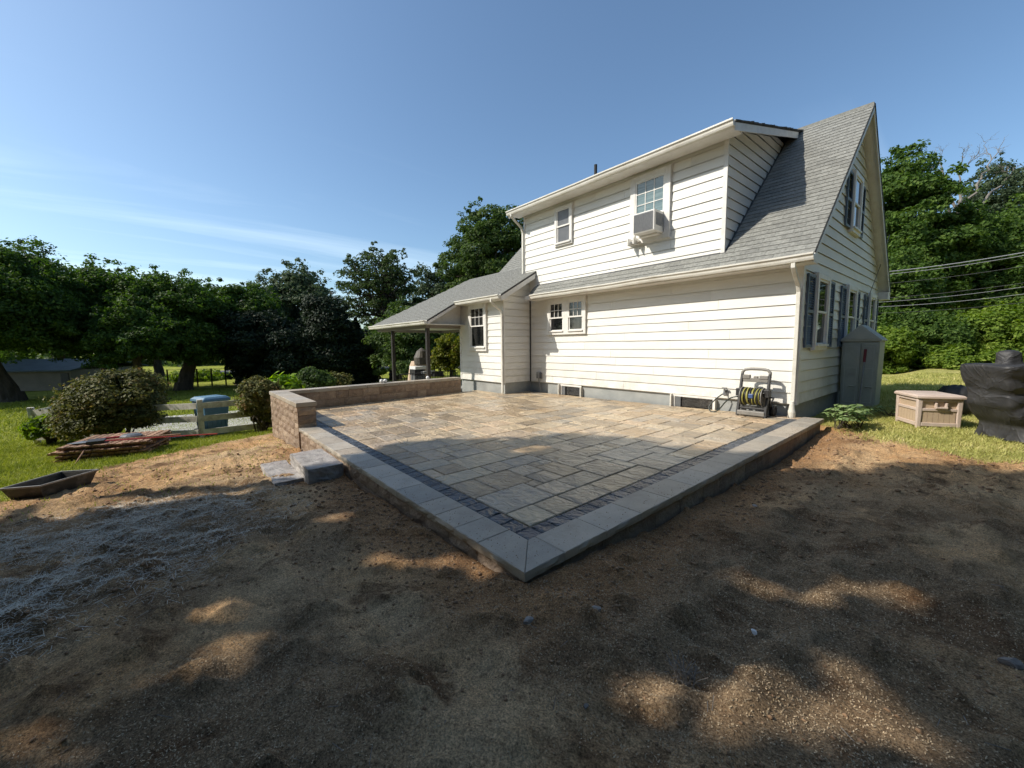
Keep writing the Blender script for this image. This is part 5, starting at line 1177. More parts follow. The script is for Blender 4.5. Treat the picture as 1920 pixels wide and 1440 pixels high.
def tree(name, label, base, trunk_h, cc, rr, ncl, cr, per, lsize, lmat, seed, r0=.25, bark=BARK, flat=.62, low=-.55, group=None, inner=.5, limbs=14, lean=(0, 0), aspect=.6, up=.55, minsep=.28, cap=.6):
    rng = np.random.default_rng(seed); t_ = thing(name, label, 'tree', base, group)
    base = np.array(base, float); cc = np.array(cc, float); top = base + np.array([lean[0], lean[1], trunk_h])
    mb = MB(); limb(mb, base - [0, 0, .2], top, r0 * 1.25, r0 * .8, rng, 4, .02, 10); mb.lathe([(r0 * 1.9, -.2), (r0 * 1.45, .1), (r0 * 1.2, .5)], base, 10)
    cl = clumps(cc, np.array(rr) * .86, ncl, rng, inner, low, minsep)
    idx = rng.permutation(len(cl))[:limbs]
    up_ = cc + [0, 0, rr[2] * .35]; limb(mb, top, up_, r0 * .75, r0 * .25, rng, 6, .04, 8)
    for i in idx:
        f = rng.uniform(0, .6); s = top * (1 - f) + up_ * f; limb(mb, s, cl[i], r0 * .38 * (1 - .4 * f), r0 * .07, rng, 5, .07, 6)
    mb.build('trunk', bark, t_)
    P, N = leaf_cloud(cl, cr, per, rng, flat, up=up, cap=cap)
    sp = cl[rng.integers(0, len(cl), 190)]; dv_ = unit((sp - cc) / np.array(rr) + rng.normal(size=sp.shape) * .25); sp = sp + dv_ * cr * rng.uniform(.7, 1.5, (190, 1))   # loose sprays beyond the clumps
    P2, N2 = leaf_cloud(sp, cr * .38, max(14, per // 16), rng, .8, .1); P = np.concatenate([P, P2]); N = np.concatenate([N, N2])
    leaves('crown', P, N, lsize, lmat, t_, rng, aspect)
    return t_
def pxtree(name, label, d, bx, by, ctr, top, half, bottom, seed, lmat, per=420, ncl=60, lsize=.17, trunk=None, rd=.9, base_z=None, **kw):
    # a tree of ordinary size at depth d: trunk foot seen at (bx, by), crown spanning ctr +- half, top to bottom
    base = at(bx, by, d); base[2] = float(zg(base[0], base[1])) - .02 if base_z is None else base_z
    c = at(ctr, (top + bottom) / 2, d); rz = (bottom - top) / 2 * d / FPX; rx = half * d / FPX
    trunk = (c[2] - rz * .55 - base[2]) if trunk is None else trunk
    cr = kw.pop('cr', .30 * min(rx, rz) + .35)
    return tree(name, label, base, max(trunk, .6), c, (rx, rx * rd, rz), ncl, cr, per, lsize, lmat, seed, **kw)
GL = 'broad trees along the left lawn'
pxtree('chestnut_tree', 'dark broad tree with leaning trunk, leftmost of the row', 19, 22, 754, 20, 478, 116, 705, 11, L_CHEST, per=900, ncl=100, r0=.36, lsize=.14, cr=.85, flat=.68, minsep=.24, cap=.4, lean=(.5, -.6), group=GL)
pxtree('chestnut_tree', 'rounded leafy tree rising second from the left edge', 23, 205, 735, 203, 497, 76, 712, 12, L_CHEST, lsize=.16, cr=.8, flat=.68, minsep=.26, cap=.4, per=620, ncl=84, r0=.3, group=GL)
pxtree('chestnut_tree', 'low spreading tree behind the big bush', 21, 262, 732, 272, 570, 92, 712, 13, L_CHEST, lsize=.15, cr=.65, flat=.68, minsep=.26, cap=.4, per=560, ncl=76, r0=.22, group=GL)
pxtree('chestnut_tree', 'wide tree with thick short trunk on the open lawn', 23.5, 345, 738, 338, 530, 92, 712, 14, L_CHEST, lsize=.16, cr=.8, flat=.68, minsep=.26, cap=.4, per=640, ncl=94, r0=.34, lean=(-.3, .5), group=GL)
pxtree('maple_tree', 'smaller rounded tree between the lawn trees and the spruces', 27, 452, 722, 455, 533, 72, 712, 15, L_CHEST, lsize=.17, cr=.8, flat=.68, minsep=.26, cap=.4, per=560, ncl=80, r0=.25, group=GL)
pxtree('background_tree', 'leafy tree filling the gap behind the leftmost trees', 34, 120, 720, 130, 520, 110, 705, 16, L_CHEST, per=420, ncl=50, r0=.3, lsize=.26)
pxtree('background_tree', 'leafy tree beyond the wide lawn tree', 36, 300, 715, 290, 528, 90, 690, 17, L_CHEST, per=420, ncl=50, r0=.3, lsize=.26)
pxtree('oak_tree', 'pale grey green oak crown above the dark spruces', 42, 555, 705, 560, 512, 66, 690, 18, L_GREY, per=480, ncl=60, r0=.35, lsize=.3)
pxtree('locust_tree', 'tall airy locust tree with open branching behind the porch', 30, 742, 716, 712, 450, 88, 668, 19, L_LOC, per=120, ncl=120, r0=.34, lsize=.18, inner=.35, limbs=80, cr=.55, flat=.6, minsep=.2)
pxtree('locust_tree', 'slim light tree between the locust and the roof', 36, 812, 705, 812, 478, 36, 650, 20, L_GREY, per=240, ncl=34, r0=.16, lsize=.24, cr=.8, limbs=20)
pxtree('oak_tree', 'large oak rising behind the wing roof', 31, 900, 700, 912, 388, 92, 640, 21, L_OAK, per=520, ncl=100, r0=.4, lsize=.2, limbs=30, inner=.3, cr=.95)
pxtree('maple_tree', 'leafy tree seen beneath the porch roof between the posts', 26, 775, 712, 770, 590, 62, 706, 22, L_OAK, per=420, ncl=44, r0=.18, lsize=.2)
pxtree('maple_tree', 'dark leafy tree under the porch roof by the wing', 30, 850, 706, 845, 560, 55, 704, 23, L_OAK, per=420, ncl=44, r0=.2, lsize=.22)
pxtree('young_maple', 'small yellowing maple beside the wing wall', 19, 846, 716, 846, 640, 27, 706, 24, L_YEL, per=240, ncl=30, r0=.06, lsize=.13, cr=.4)
# spruces
def spruce(label, d, px, by, top, half, seed, lmat=L_DARK):
    rng = np.random.default_rng(seed); base = at(px, by, d); base[2] = float(zg(base[0], base[1])); H = at(px, top, d)[2] - base[2]; rw = half * d / FPX
    t_ = thing('spruce_tree', label, 'tree', base, 'dark spruces behind the wall'); mb = MB(); mb.tube([base - [0, 0, .2], base + [0, 0, H * .5], base + [0, 0, H * .97]], [.22, .14, .02], 8); mb.build('trunk', BARK, t_)
    n = 26000; h = rng.random(n) ** 1.25 * .985; ring = np.round(h * 20) / 20 + rng.normal(size=n) * .012; ring = np.clip(ring, 0.01, .995)
    a_ = rng.integers(0, 9, n) * (2 * math.pi / 9) + ring * 33 + rng.normal(size=n) * .16; rad = (1 - ring) ** .85 * rw * np.sqrt(rng.random(n)) * rng.uniform(.75, 1.1, n)
    P = base + np.stack([rad * np.cos(a_), rad * np.sin(a_), ring * H * 1.0 + .1 - rad * .22], 1); N = np.stack([np.cos(a_) * .4, np.sin(a_) * .4, np.ones(n)], 1) + rng.normal(size=(n, 3)) * .5
    leaves('crown', P, N, .24, lmat, t_, rng, .35)
spruce('dark spire of spruce before the pale oak', 29, 560, 724, 575, 44, 32)
spruce('short dark spruce beside the porch roof corner', 30, 672, 720, 600, 44, 34)
GD = 'dark evergreens behind the wall'
for (lab, d_0, px, top, half, sd_) in (('broad dark evergreen right of the lawn trees', 25, 478, 578, 54, 35), ('ragged dark evergreen under the pale oak', 25.5, 538, 604, 50, 36), ('dense dark evergreen left of the porch', 26, 612, 560, 44, 37), ('low dark evergreen touching the porch roof corner', 27, 662, 618, 44, 38)):
    pxtree('evergreen_tree', lab, d_0, px, 726, px, top, half, 728, sd_, L_DARK, per=520, ncl=80, lsize=.17, r0=.2, cr=.75, flat=.8, low=-.95, trunk=.8, group=GD, minsep=.22, inner=.25)
# wood on the right
tree('chestnut_tree', 'unseen broad tree added past the left edge to shade the outbuilding', (-40.5, -13.5, -1.0), 2.2, (-40.5, -13.0, 5.2), (5.5, 5.0, 4.0), 60, 1.5, 420, .3, L_CHEST, 25, r0=.4)  # out of view, added to keep the outbuilding in shade
tree('chestnut_tree', 'second unseen broad tree added past the left edge to shade the outbuilding', (-36.5, -15.5, -1.0), 2.2, (-36.0, -14.5, 5.0), (5.0, 5.0, 4.0), 60, 1.5, 420, .3, L_CHEST, 26, r0=.4)  # also out of view, added for shade on the outbuilding
GRR = 'trees of the wood right of the house'
pxtree('maple_tree', 'tall dense maple touching the gable edge', 27, 1690, 690, 1690, 345, 74, 650, 41, L_MAPLE, cr=1.15, flat=.5, cap=.4, minsep=.26, per=760, ncl=90, r0=.35, lsize=.23, group=GRR, rd=1.0)
pxtree('maple_tree', 'dense maple in the middle of the wood', 27, 1790, 690, 1785, 395, 88, 650, 42, L_MAPLE, cr=1.15, flat=.5, cap=.4, minsep=.28, per=700, ncl=80, r0=.35, lsize=.23, group=GRR)
pxtree('ash_tree', 'loose pale tree at the right edge of the wood', 31, 1880, 690, 1880, 290, 92, 620, 43, L_GREY, per=300, ncl=105, r0=.35, lsize=.2, group=GRR, inner=.3, cr=.9)
pxtree('maple_tree', 'leafy tree past the right edge of the picture', 26, 1990, 690, 1990, 380, 100, 650, 44, L_MAPLE, per=520, ncl=80, r0=.35, lsize=.24, group=GRR)
pxtree('maple_tree', 'lower leafy tree between the gable and the shrubs', 24, 1665, 692, 1672, 470, 62, 690, 45, L_MAPLE, cr=.95, flat=.5, cap=.4, minsep=.28, per=560, ncl=60, r0=.25, lsize=.2, group=GRR)
pxtree('maple_tree', 'dark tree behind the power lines on the right', 33, 1850, 690, 1850, 430, 110, 680, 46, L_MAPLE, per=520, ncl=70, r0=.3, lsize=.27, group=GRR)
def shrub(name, label, c, rr, ncl, cr, per, lsize, lmat, seed, flat=.8, stems=10, cat='shrub', group=None, stem_m=BARK, low=-.25, aspect=.6):
    rng = np.random.default_rng(seed); c = np.array(c, float); base = np.array([c[0], c[1], float(zg(c[0], c[1]))]); t_ = thing(name, label, cat, base, group)
    cl = clumps(c, np.array(rr) * .85, ncl, rng, .45, low, .25); mb = MB()
    for i in rng.permutation(len(cl))[:stems]: limb(mb, base + rng.normal(size=3) * [.12, .12, 0] * rr[0], cl[i], .018 * (1 + rr[0] * .4), .005, rng, 4, .06, 5)
    mb.build('stems', stem_m, t_)
    P, N = leaf_cloud(cl, cr, per, rng, flat)
    sp, sn = [], []
    for i in range(30):                                    # stray shoots break the outline
        d_0 = unit(rng.normal(size=(1, 3)))[0]; d_0[2] = abs(d_0[2]) * .8 + .15; s0 = c + d_0 * np.array(rr) * .8
        for q in np.linspace(0, 1, 14): sp.append(s0 + d_0 * np.array(rr) * (.08 + .32 * q) + rng.normal(size=3) * lsize * .4); sn.append(d_0 + rng.normal(size=3) * .6)
    P = np.concatenate([P, np.array(sp)]); N = np.concatenate([N, np.array(sn)]); P[:, 2] = np.maximum(P[:, 2], base[2] + .02); leaves('foliage', P, N, lsize, lmat, t_, rng, aspect); return t_
def pxshrub(name, label, d, ctr, top, half, bottom, seed, lmat, ncl=40, per=300, lsize=.1, rd=.9, **kw):
    c = at(ctr, (top + bottom) / 2, d); rx = half * d / FPX; rz = (bottom - top) / 2 * d / FPX
    return shrub(name, label, c, (rx, rx * rd, rz), ncl, kw.pop('cr', .3 * min(rx, rz) + .12), per, lsize, lmat, seed, **kw)
pxshrub('wild_shrub', 'bright sunlit shrub thicket below the power lines, left part', 21, 1730, 580, 72, 706, 51, L_MAPLE, ncl=64, per=380, cr=.55, lsize=.17, low=-1.0)
pxshrub('wild_shrub', 'bright sunlit shrub thicket at the right edge', 20, 1862, 566, 94, 708, 52, L_BRIGHT, ncl=75, per=420, cr=.6, lsize=.17, low=-1.0)
pxshrub('wild_shrub', 'low green growth at the foot of the wood', 19.5, 1790, 648, 92, 712, 53, L_BRIGHT, ncl=60, per=300, lsize=.14, low=-1.0)
pxshrub('wild_shrub', 'shaded green shrub behind the resin shed', 20, 1668, 615, 40, 708, 63, L_BRIGHT, ncl=44, per=320, lsize=.16, low=-1.0)
pxshrub('flowering_bush', 'big brownish green bush in front of the fence', 9.6, 212, 708, 88, 832, 54, L_BUSH, ncl=76, per=640, lsize=.075, stems=26, low=-.5, cr=.34)
pxshrub('leafy_bush', 'loose bush against the left end of the block wall', 10.0, 492, 708, 42, 810, 55, L_BUSH, ncl=34, per=420, lsize=.075, stems=18, low=-.7, cr=.24)
pxshrub('leafy_bush', 'rounded green bush rising behind the long wall', 12.5, 588, 697, 36, 745, 56, L_OAK, ncl=30, per=360, lsize=.09, cr=.25)
pxshrub('leafy_bush', 'yellowish bush behind the long wall, nearest the porch', 13.5, 628, 703, 24, 740, 57, L_BUSH, ncl=24, per=260, lsize=.09, cr=.24)
pxshrub('hosta_plant', 'lime green leafy plant peeking over the wall corner', 11.5, 530, 714, 26, 745, 58, L_LIME, ncl=18, per=60, lsize=.2, cr=.22, cat='plant')
pxshrub('weed_clump', 'bright green weeds around the leaning fence post', 9.8, 92, 782, 30, 838, 59, L_BRIGHT, ncl=26, per=170, lsize=.11, cr=.2, cat='plant')
pxshrub('garden_shrub', 'low clipped shrub on the lawn beyond the porch', 26, 712, 694, 9, 704, 60, L_OAK, ncl=14, per=160, lsize=.12, cr=.2)
pxshrub('garden_shrub', 'green shrubs inside the wire enclosure', 31, 372, 698, 52, 726, 61, L_BRIGHT, ncl=34, per=220, lsize=.2, cr=.5)
pxshrub('garden_shrub', 'green shrub beyond the porch fireplace', 24, 762, 676, 26, 712, 62, L_OAK, ncl=20, per=260, lsize=.16, cr=.45)
def far_wood(label, d, x0, x1, topf, bottom, n, lsize, lmat, seed):
    rng = np.random.default_rng(seed); u = rng.uniform(x0, x1, n); tp = np.array([topf(q) for q in u]); f = rng.random(n) ** .8
    v = bottom + (tp - bottom) * f; dd_ = d + rng.uniform(0, 9, n) + 2.0 * np.sin(u * .05) + f * 3
    P = np.stack([(u - 960) / FPX, (v - 720) / FPX, np.ones(n)], 1) @ R * dd_[:, None] + CAM
    P[:, 2] = np.maximum(P[:, 2], zg(P[:, 0], P[:, 1])); N = rng.normal(size=(n, 3)) + [.2, -.4, .6]
    o = leaves('far_wood', P, N, lsize, lmat, None, rng, .7); return tag(o, label, kind='stuff')
far_wood('dark far wood closing the lawn on the left', 56, -260, 1010, lambda q: 588 + 22 * math.sin(q * .021) + 14 * math.sin(q * .067 + 1), 712, 52000, .62, L_OAK, 64)
far_wood('green far wood behind the house on the right', 44, 1560, 2300, lambda q: 470 + 40 * math.sin(q * .02) + 18 * math.sin(q * .061 + 1), 690, 30000, .5, L_MAPLE, 65)
# large leaved weeds at the patio corner
def weed(label, px, py, d, h, nst, spread, seed, lsize=.13, lmat=L_WEED):
    rng = np.random.default_rng(seed); b0 = at(px, py, d); b0[2] = float(zsurf(b0[0], b0[1])); t_ = thing('broad_leaf_weed', label, 'plant', b0); mb = MB(); P = []; N = []
    for i in range(nst):
        a_ = rng.uniform(0, 6.28); tip = b0 + np.array([math.cos(a_) * spread * rng.uniform(.2, 1), math.sin(a_) * spread * rng.uniform(.2, 1), h * rng.uniform(.5, 1.05)])
        limb(mb, b0 + rng.normal(size=3) * [.03, .03, 0], tip, .006, .003, rng, 4, .08, 5)
        for k in range(7):
            b2 = k / 7 * 6.28; P.append(tip + np.array([math.cos(b2), math.sin(b2), -.25]) * lsize * .45 + rng.normal(size=3) * .012); N.append([math.cos(b2) * .35, math.sin(b2) * .35, 1])
    mb.build('stems', BARK, t_); leaves('leaf_cluster', np.array(P), np.array(N), lsize, lmat, t_, rng, .5)
weed('tall pale leaved weed beside the gable foundation', 1575, 790, 6.75, .42, 12, .24, 71)
weed('pale leaved weed in front of the resin shed', 1612, 792, 6.75, .38, 12, .25, 72)
weed('low weed clump next to the patio end', 1590, 800, 6.75, .22, 14, .3, 73, .1)
weed('low weeds between the shed and the deck box', 1665, 790, 7.6, .2, 14, .35, 74, .09)
# dead tree with bare limbs
rng = np.random.default_rng(81); d0 = 29; base = at(1795, 690, d0); base[2] = float(zg(base[0], base[1]))
dead = thing('dead_tree', 'bare dead tree with pale forked limbs above the wood', 'tree', base); mb = MB()
def grow(p, v, L_, r_, lev):
    q = p + v * L_; P = [p]
    for i in range(1, 5): P.append(p + v * L_ * i / 4 + rng.normal(size=3) * .05 * L_)
    mb.tube(P, list(np.linspace(r_, r_ * .6, 5)), 6 if lev < 2 else 4)
    if lev >= 5: return
    for k in range(2 if lev < 2 else rng.integers(2, 4)):
        nv = v + rng.normal(size=3) * (.42 + .06 * lev); nv[2] += .10; nv /= np.linalg.norm(nv); grow(P[-1 if k == 0 else rng.integers(2, 5)], nv, L_ * rng.uniform(.55, .82), r_ * .56, lev + 1)
for (fx, fy, L_) in ((1752, 372, 2.4), (1775, 355, 2.6), (1800, 345, 2.8), (1840, 335, 2.6), (1875, 350, 2.2)):
    s = at(1795, 430, d0); e = at(fx, fy, d0); limb(mb, s, e, .11, .07, rng, 5, .07, 7); v = e - s; v /= np.linalg.norm(v); grow(e, v, L_ * .5, .06, 1)
mb.tube([base, at(1795, 430, d0)], [.26, .14], 8)
mb.build('trunk', DEADW, dead)

# ------------------------------------------------------------------ overhead cables
CB = [((1600, 515), (2080, 442), .045, WIREL, 'uppermost thick bright power cable right of the gable'), ((1600, 520), (2080, 448), .028, WIREL, 'thin cable just beneath the thick bright one'), ((1600, 536), (2080, 470), .018, WIRE, 'single wire midway down the bundle of cables'),
      ((1600, 562), (2080, 504), .018, WIRE, 'upper of the low overhead wires by the eave'), ((1600, 569), (2080, 512), .022, WIREL, 'bright low overhead wire by the eave'), ((1600, 577), (2080, 528), .024, WIREL, 'second lowest overhead wire, brighter than its neighbours'), ((1600, 588), (2080, 546), .014, WIRE, 'lowest thin overhead wire before the shrubs')]
for (p0, p1, r_, m_, lab) in CB:
    a_ = at(*p0, 18.5); b_ = at(*p1, 14.5); P = [a_ + (b_ - a_) * f - np.array([0, 0, .18 * 4 * f * (1 - f)]) for f in np.linspace(0, 1, 16)]
    tag(MB().tube(P, r_ * .42, 5).build('power_line', m_), lab, 'cable', 'overhead cables right of the house')

# ------------------------------------------------------------------ shade trees beyond the left of the view
SHADE = [(-6.0, -2.2), (-5.55, -1.3), (-5.4, .2), (-4.9, 1.5), (-5.3, 2.6), (-4.9, 3.25), (-4.25, 4.0), (-4.0, 4.75), (-3.2, 5.1), (-2.7, 4.9), (-2.2, 5.2), (-1.8, 5.15), (-1.2, 5.85), (-.6, 6.95), (.3, 7.35), (1.5, 7.6), (3.0, 7.2), (5.0, 4), (6, -2), (3, -9), (-4, -9), (-8, -6)]
GAPS = [(405, 1143, 62, 13, -.18), (445, 1207, 78, 14, -.22), (405, 1260, 58, 15, -.35), (288, 1278, 26, 10, 0), (45, 1385, 55, 22, -.2), (130, 1432, 55, 20, -.2), (712, 1045, 30, 9, 0), (778, 1056, 26, 8, 0), (845, 1046, 26, 9, 0), (903, 1066, 28, 17, 0), (612, 962, 34, 6, -.2),
        (1404, 1084, 48, 13, .25), (1525, 1112, 34, 14, .25), (1566, 1094, 18, 9, 0), (1672, 1106, 78, 14, .2), (1290, 1330, 105, 48, .25), (1380, 1400, 70, 22, .1), (1450, 1322, 52, 56, .15), (1600, 1272, 84, 26, .5), (1580, 1370, 55, 60, .2), (1690, 1380, 45, 40, .3), (1775, 1425, 45, 22, .3), (1010, 857, 36, 2, -.1)]
def shade_tree(label, foot, cc, rr, n, lsize, seed, r0):
    rng = np.random.default_rng(seed); t_ = thing('shade_tree', label, 'tree', (*foot, float(zg(*foot)))); base = np.array([*foot, float(zg(*foot))]); cc = np.array(cc, float)
    d = unit(rng.normal(size=(n, 3))); P = cc + d * (rng.random(n) ** .45)[:, None] * np.array(rr)
    cln = fbm(P[:, 0] * .7 + P[:, 2] * .4, P[:, 1] * .7 - P[:, 2] * .3, 3, seed); P = P + cln[:, None] * np.array([.8, .8, .6])
    t = (P[:, 2] + .10) / -LD[2]; Q = P + LD * t[:, None]; jit = rng.normal(size=(n, 2)) * .13
    keep = inpoly(Q[:, 0] + jit[:, 0], Q[:, 1] + jit[:, 1], SHADE)
    u, v, zz = project(Q); g = np.zeros(n, bool)
    for (cx, cy, a_, b_, rot) in GAPS:
        c_, s_ = math.cos(rot), math.sin(rot); du_ = (u - cx) * c_ + (v - cy) * s_; dv_ = -(u - cx) * s_ + (v - cy) * c_
        e_ = .085 * FPX / np.maximum(zz, .3); g |= (zz > .2) & ((du_ / (a_ + e_)) ** 2 + (dv_ / (b_ + e_ * .5)) ** 2 < rng.uniform(.75, 1.1, n))
    keep &= ~(g & (rng.random(n) > .004))
    pu, pv_, pz = project(P); vis = (pz > 0) & (pu > -160) & (pu < 2100)
    keep &= ~vis; keep &= P[:, 2] > 3.2
    P = P[keep]; N = -LD + rng.normal(size=(len(P), 3)) * .7
    mb = MB(); top = cc - [0, 0, rr[2] * .4]; limb(mb, base - [0, 0, .3], top, r0 * 1.2, r0 * .7, rng, 5, .02, 12)
    for i in range(14):
        e = P[rng.integers(0, len(P))]; 
        pp, _, pz_ = project(e[None])
        limb(mb, top + rng.normal(size=3) * .3, cc + (e - cc) * .6, r0 * .3, r0 * .06, rng, 5, .04, 6)
    mb.build('trunk', BARK, t_); leaves('crown', P, N, lsize, L_OAK, t_, rng, .8, .05)
    return len(P)
k1 = shade_tree('tall leafy tree left of the camera shading the soil', (-10.5, -9.0), (-10.3, -8.3, 9.0), (5.5, 4.8, 4.6), 130000, .17, 91, .35)
k2 = shade_tree('tall leafy tree behind the camera shading the patio corner', (-5.0, -9.5), (-5.2, -8.0, 10.0), (5.5, 5.2, 5.0), 130000, .17, 92, .38)
k3 = shade_tree('leafy tree behind the camera shading the right foreground', (1.0, -8.5), (.5, -7.0, 8.2), (5.5, 5.0, 4.6), 120000, .17, 93, .34)
print('shade leaves', k1, k2, k3)

def ring_wood(label, a0, a1, r0, r1, h, n, lsize, seed):  # unseen leaf mass added to block sky light from the shaded sides
    rng = np.random.default_rng(seed); a_ = np.radians(rng.uniform(a0, a1, n)); rr_ = rng.uniform(r0, r1, n); hh = h * (.8 + .25 * np.sin(a_ * 9)) * rng.random(n) ** .75
    P = np.stack([rr_ * np.sin(a_), rr_ * np.cos(a_), hh], 1); t = (P[:, 2] + .1) / -LD[2]; Q = P + LD * t[:, None]; u, v, zz = project(Q)
    pu, pv_, pz = project(P); keep = ~((pz > 0) & (pu > -200) & (pu < 2120)) & ~((zz > 0) & (u > -100) & (u < 2300)); P = P[keep]
    return tag(leaves('added_unseen_wood', P, rng.normal(size=(len(P), 3)), lsize, L_OAK, None, rng, .8), label, kind='stuff')
ring_wood('dense unseen wood added behind the viewpoint to cut sky light', -250, -125, 17, 25, 15, 26000, .62, 95)
ring_wood('dense wood continuing unseen beyond the right edge, added to cut sky light', 14, 110, 13, 24, 16, 26000, .62, 96)
# ------------------------------------------------------------------ grass, straw, mulch, clods, stones
def free(x, y): return ~(inpoly(x, y, PATIO) | inpoly(x, y, HOUSE))
def blades(name, label, x0, x1, y0, y1, n, h, seed, thr=.5, w_=.006, m_=None):
    rng = np.random.default_rng(seed); x = rng.uniform(x0, x1, n); y = rng.uniform(y0, y1, n)
    lm = lawn_mask(x, y) + rng.uniform(-.45, .45, n); ok = (lm > thr) & free(x, y); x, y = x[ok], y[ok]; k = len(x)
    z = zsurf(x, y); a_ = rng.uniform(0, 6.28, k); hh = h * rng.uniform(.4, 1.3, k); ln = rng.normal(size=(k, 2)) * hh[:, None] * .55
    b = np.stack([x, y, z], 1); s = np.stack([np.cos(a_), np.sin(a_), np.zeros(k)], 1) * w_; tip = b + np.stack([ln[:, 0], ln[:, 1], hh], 1)
    V = np.stack([b - s, b + s, tip], 1).reshape(-1, 3); F = np.arange(3 * k).reshape(-1, 3)
    return tag(rawmesh(name, V, F, m_ or GRASSM, None, rng.random(k)), label, kind='stuff')
blades('grass', 'short sunlit grass round the deck box and grill', -2.2, 3.2, 7.6, 12.5, 60000, .05, 101, m_=GRASSD)
blades('grass', 'taller grass behind the shed towards the wood', -3.0, 6.0, 12.5, 24.0, 40000, .09, 102, w_=.012, m_=GRASSD)
blades('grass', 'lawn grass round the tub and wooden pallets', -16, -6.4, -4.5, 2.2, 80000, .06, 103)
blades('grass', 'lawn grass beyond the fence', -30, -16, -9, 3, 50000, .08, 104, w_=.014)
blades('grass', 'thin grass sprouting at the left soil edge', -10.8, -6.0, -3.0, 1.5, 9000, .045, 105, thr=.3)
def scatter(name, label, n, poly_or_box, seed, length, width, material, keepf=None, tilt=.35, lift=.002):
    rng = np.random.default_rng(seed)
    x = rng.uniform(poly_or_box[0], poly_or_box[1], n); y = rng.uniform(poly_or_box[2], poly_or_box[3], n); ok = free(x, y) & (lawn_mask(x, y) < .6)
    if keepf is not None: ok &= keepf(x, y, rng)
    x, y = x[ok], y[ok]; k = len(x); a_ = rng.uniform(0, 6.28, k); e = rng.normal(size=k) * tilt; l = length * rng.uniform(.4, 1.5, k) / 2; z = zsurf(x, y) + lift + np.abs(np.sin(e)) * l * .8
    t_ = np.stack([np.cos(a_) * np.cos(e), np.sin(a_) * np.cos(e), np.sin(e)], 1) * l[:, None]; s = np.stack([-np.sin(a_), np.cos(a_), rng.normal(size=k) * .5], 1) * width / 2
    c = np.stack([x, y, z], 1); V = np.stack([c - t_ - s, c + t_ - s, c + t_ + s, c - t_ + s], 1).reshape(-1, 3); F = np.arange(4 * k).reshape(-1, 4)
    return tag(rawmesh(name, V, F, material), label, kind='stuff')
def kmulch(x, y, rng): return (fbm(x * 1.1, y * 1.1, 4, 55) + rng.uniform(-.22, .22, len(x)) > -.02) & (np.hypot(x, y) < rng.uniform(2.5, 9, len(x)))
scatter('seed_mulch', 'pale seed mulch crumbs strewn over the soil', 700000, (-8.5, 2.6, -2.2, 8.0), 111, .0065, .0036, MULCH, kmulch, .6)
def kstraw(x, y, rng): return inpoly(x + rng.normal(size=len(x)) * .3, y + rng.normal(size=len(x)) * .3, STRAWP) & (fbm(x * 2.2, y * 2.2, 3, 88) + rng.uniform(-.2, .2, len(x)) > -.03)
scatter('straw', 'pale straw strands lying on the shaded soil at left', 90000, (-6.2, -3.0, -2.4, 1.0), 112, .045, .0018, STRAW, kstraw, .25, .006)
scatter('straw', 'thin dry stalks scattered over the foreground soil', 700, (-5, 2.4, -1.5, 7.5), 113, .05, .0025, DEADW, None, .2)
rng = np.random.default_rng(121); n = 11000; x = rng.uniform(-8, 2.4, n); y = rng.uniform(-2.2, 8, n)
ok = free(x, y) & (lawn_mask(x, y) < .5) & (fbm(x * .9, y * .9, 3, 77) + rng.uniform(-.15, .15, n) > .03); x, y = x[ok], y[ok]
# clods gather along the patio foot as well
xa = np.concatenate([rng.uniform(-7, -1.9, 900), np.full(900, -1.68) + np.abs(rng.normal(size=900)) * .45]); ya = np.concatenate([1.52 - np.abs(rng.normal(size=900)) * .4, rng.uniform(1.5, 8.4, 900)])
x = np.concatenate([x, xa]); y = np.concatenate([y, ya]); k = len(x); sz = np.minimum(rng.gamma(1.5, .0045, k) + .003, .003 + .0032 * np.hypot(x, y))
ico = bmesh.new(); bmesh.ops.create_icosphere(ico, subdivisions=1, radius=1); iv = np.array([v.co[:] for v in ico.verts]); iff = np.array([[v.index for v in f.verts] for f in ico.faces]); ico.free()
V = iv[None] * (1 + rng.normal(size=(k, len(iv), 1)) * .3) * sz[:, None, None] * np.array([1.2, 1.0, .7]) + np.stack([x, y, zsurf(x, y) + sz * .3], 1)[:, None]
F = iff[None] + (np.arange(k) * len(iv))[:, None, None]
tag(rawmesh('soil_clods', V.reshape(-1, 3), F.reshape(-1, 3), CLOD), 'loose brown soil clods over the graded ground', kind='stuff')
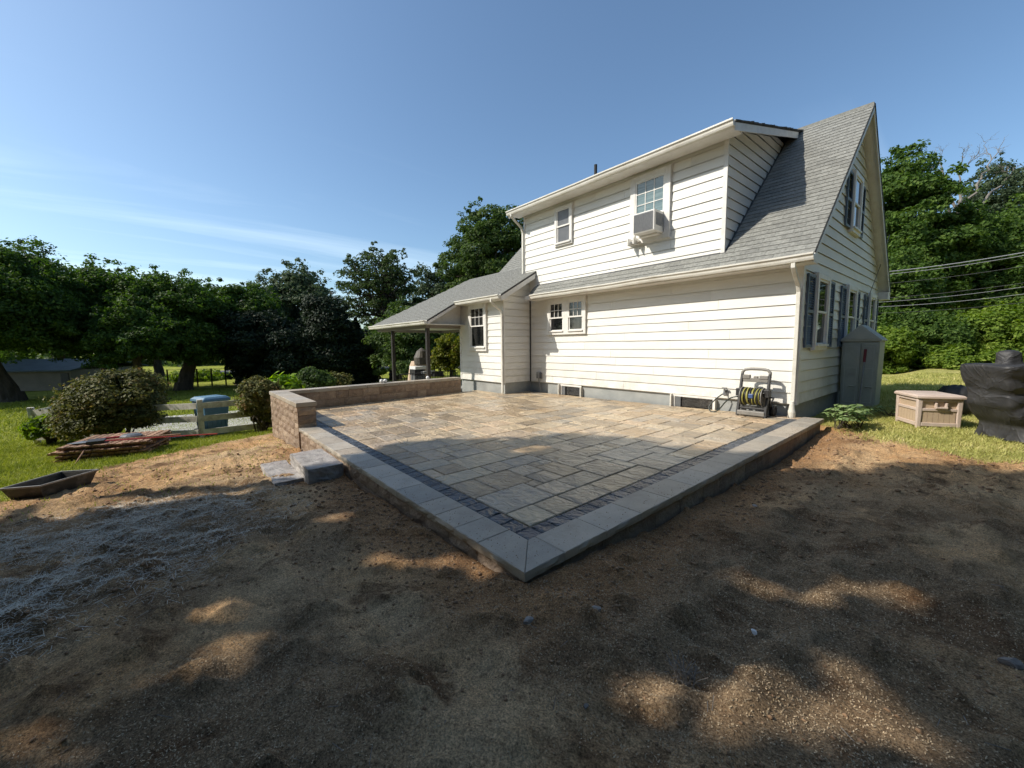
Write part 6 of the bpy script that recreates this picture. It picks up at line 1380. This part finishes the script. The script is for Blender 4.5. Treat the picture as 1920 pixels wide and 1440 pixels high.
def stone(label, px, py, s, seed, m_=STONE, sq=.55):
    rng = np.random.default_rng(seed); p = gnd(px, py); bm = bmesh.new(); bmesh.ops.create_icosphere(bm, subdivisions=2, radius=1); cuts = [(unit(rng.normal(size=(1, 3)))[0], rng.uniform(.45, .8)) for _ in range(9)]
    ax_ = np.array([s, s * rng.uniform(.6, .9), s * sq]); ca = rng.uniform(0, 6.28)
    for v in bm.verts:
        q = np.array(v.co[:])
        for cn, cd in cuts: q = q - cn * max(0, float(q @ cn) - cd)
        q = q * (1 + rng.normal() * .03) * ax_; v.co = Vector((p[0] + q[0] * math.cos(ca) - q[1] * math.sin(ca), p[1] + q[0] * math.sin(ca) + q[1] * math.cos(ca), float(zsurf(p[0], p[1])) + q[2] + s * sq * .4))
    me = bpy.data.meshes.new('stone'); bm.to_mesh(me); bm.free(); me.materials.append(m_); o = bpy.data.objects.new('stone', me); link(o); tag(o, label, 'stone')
rng = np.random.default_rng(131); n = 1100; q_ = rng.random(n); e_ = np.abs(rng.normal(size=n)) * .16
cx_ = np.where(q_ < .55, rng.uniform(-7.6, -1.8, n), -1.775 - e_); cy_ = np.where(q_ < .55, 1.575 + e_, rng.uniform(1.6, 8.3, n)); cs_ = rng.uniform(.001, .0032, n)
V = iv[None] * (1 + rng.normal(size=(n, len(iv), 1)) * .25) * cs_[:, None, None] + np.stack([cx_, cy_, zp(cx_, cy_) + .0125 + cs_ * .3], 1)[:, None]; F = iff[None] + (np.arange(n) * len(iv))[:, None, None]
tag(rawmesh('spilled_soil', V.reshape(-1, 3), F.reshape(-1, 3), CLOD), 'crumbs of soil spilled along the patio coping', kind='stuff')
PALE = mat('pale_pebble', (.5, .5, .48), (.62, .61, .59), scale=8, rough=.8)
stone('small pale pebble alone on the right foreground soil', 1414, 1188, .022, 1, PALE)
stone('flat brown stone at the far right foreground edge', 1890, 1245, .06, 2)
stone('dark half buried stone just below the patio corner', 990, 1170, .035, 3)
stone('brown stone left of the patio corner stone', 1120, 1152, .035, 4)
stone('small flat stone low in the centre foreground', 1098, 1332, .018, 5)
stone('grey stone among the right wheel tracks', 1415, 955, .03, 9)
# dead grass tuft
p = gnd(1285, 1275); rng = np.random.default_rng(5); tf_ = MB()
for i in range(46):
    a_ = rng.uniform(0, 6.28); e = p + np.array([math.cos(a_) * .1 * rng.uniform(.2, 1), math.sin(a_) * .1 * rng.uniform(.2, 1), .085 * rng.uniform(.1, 1)]); b0 = np.array([p[0] + rng.normal() * .03, p[1] + rng.normal() * .03, float(zsurf(p[0], p[1]))]); tf_.tube([b0, (b0 + e) / 2 + [0, 0, .02], e], .0016, 4)
tag(tf_.build('dead_root_tuft', DEADW), 'tangled dead root tuft in the sun patch', 'plant')
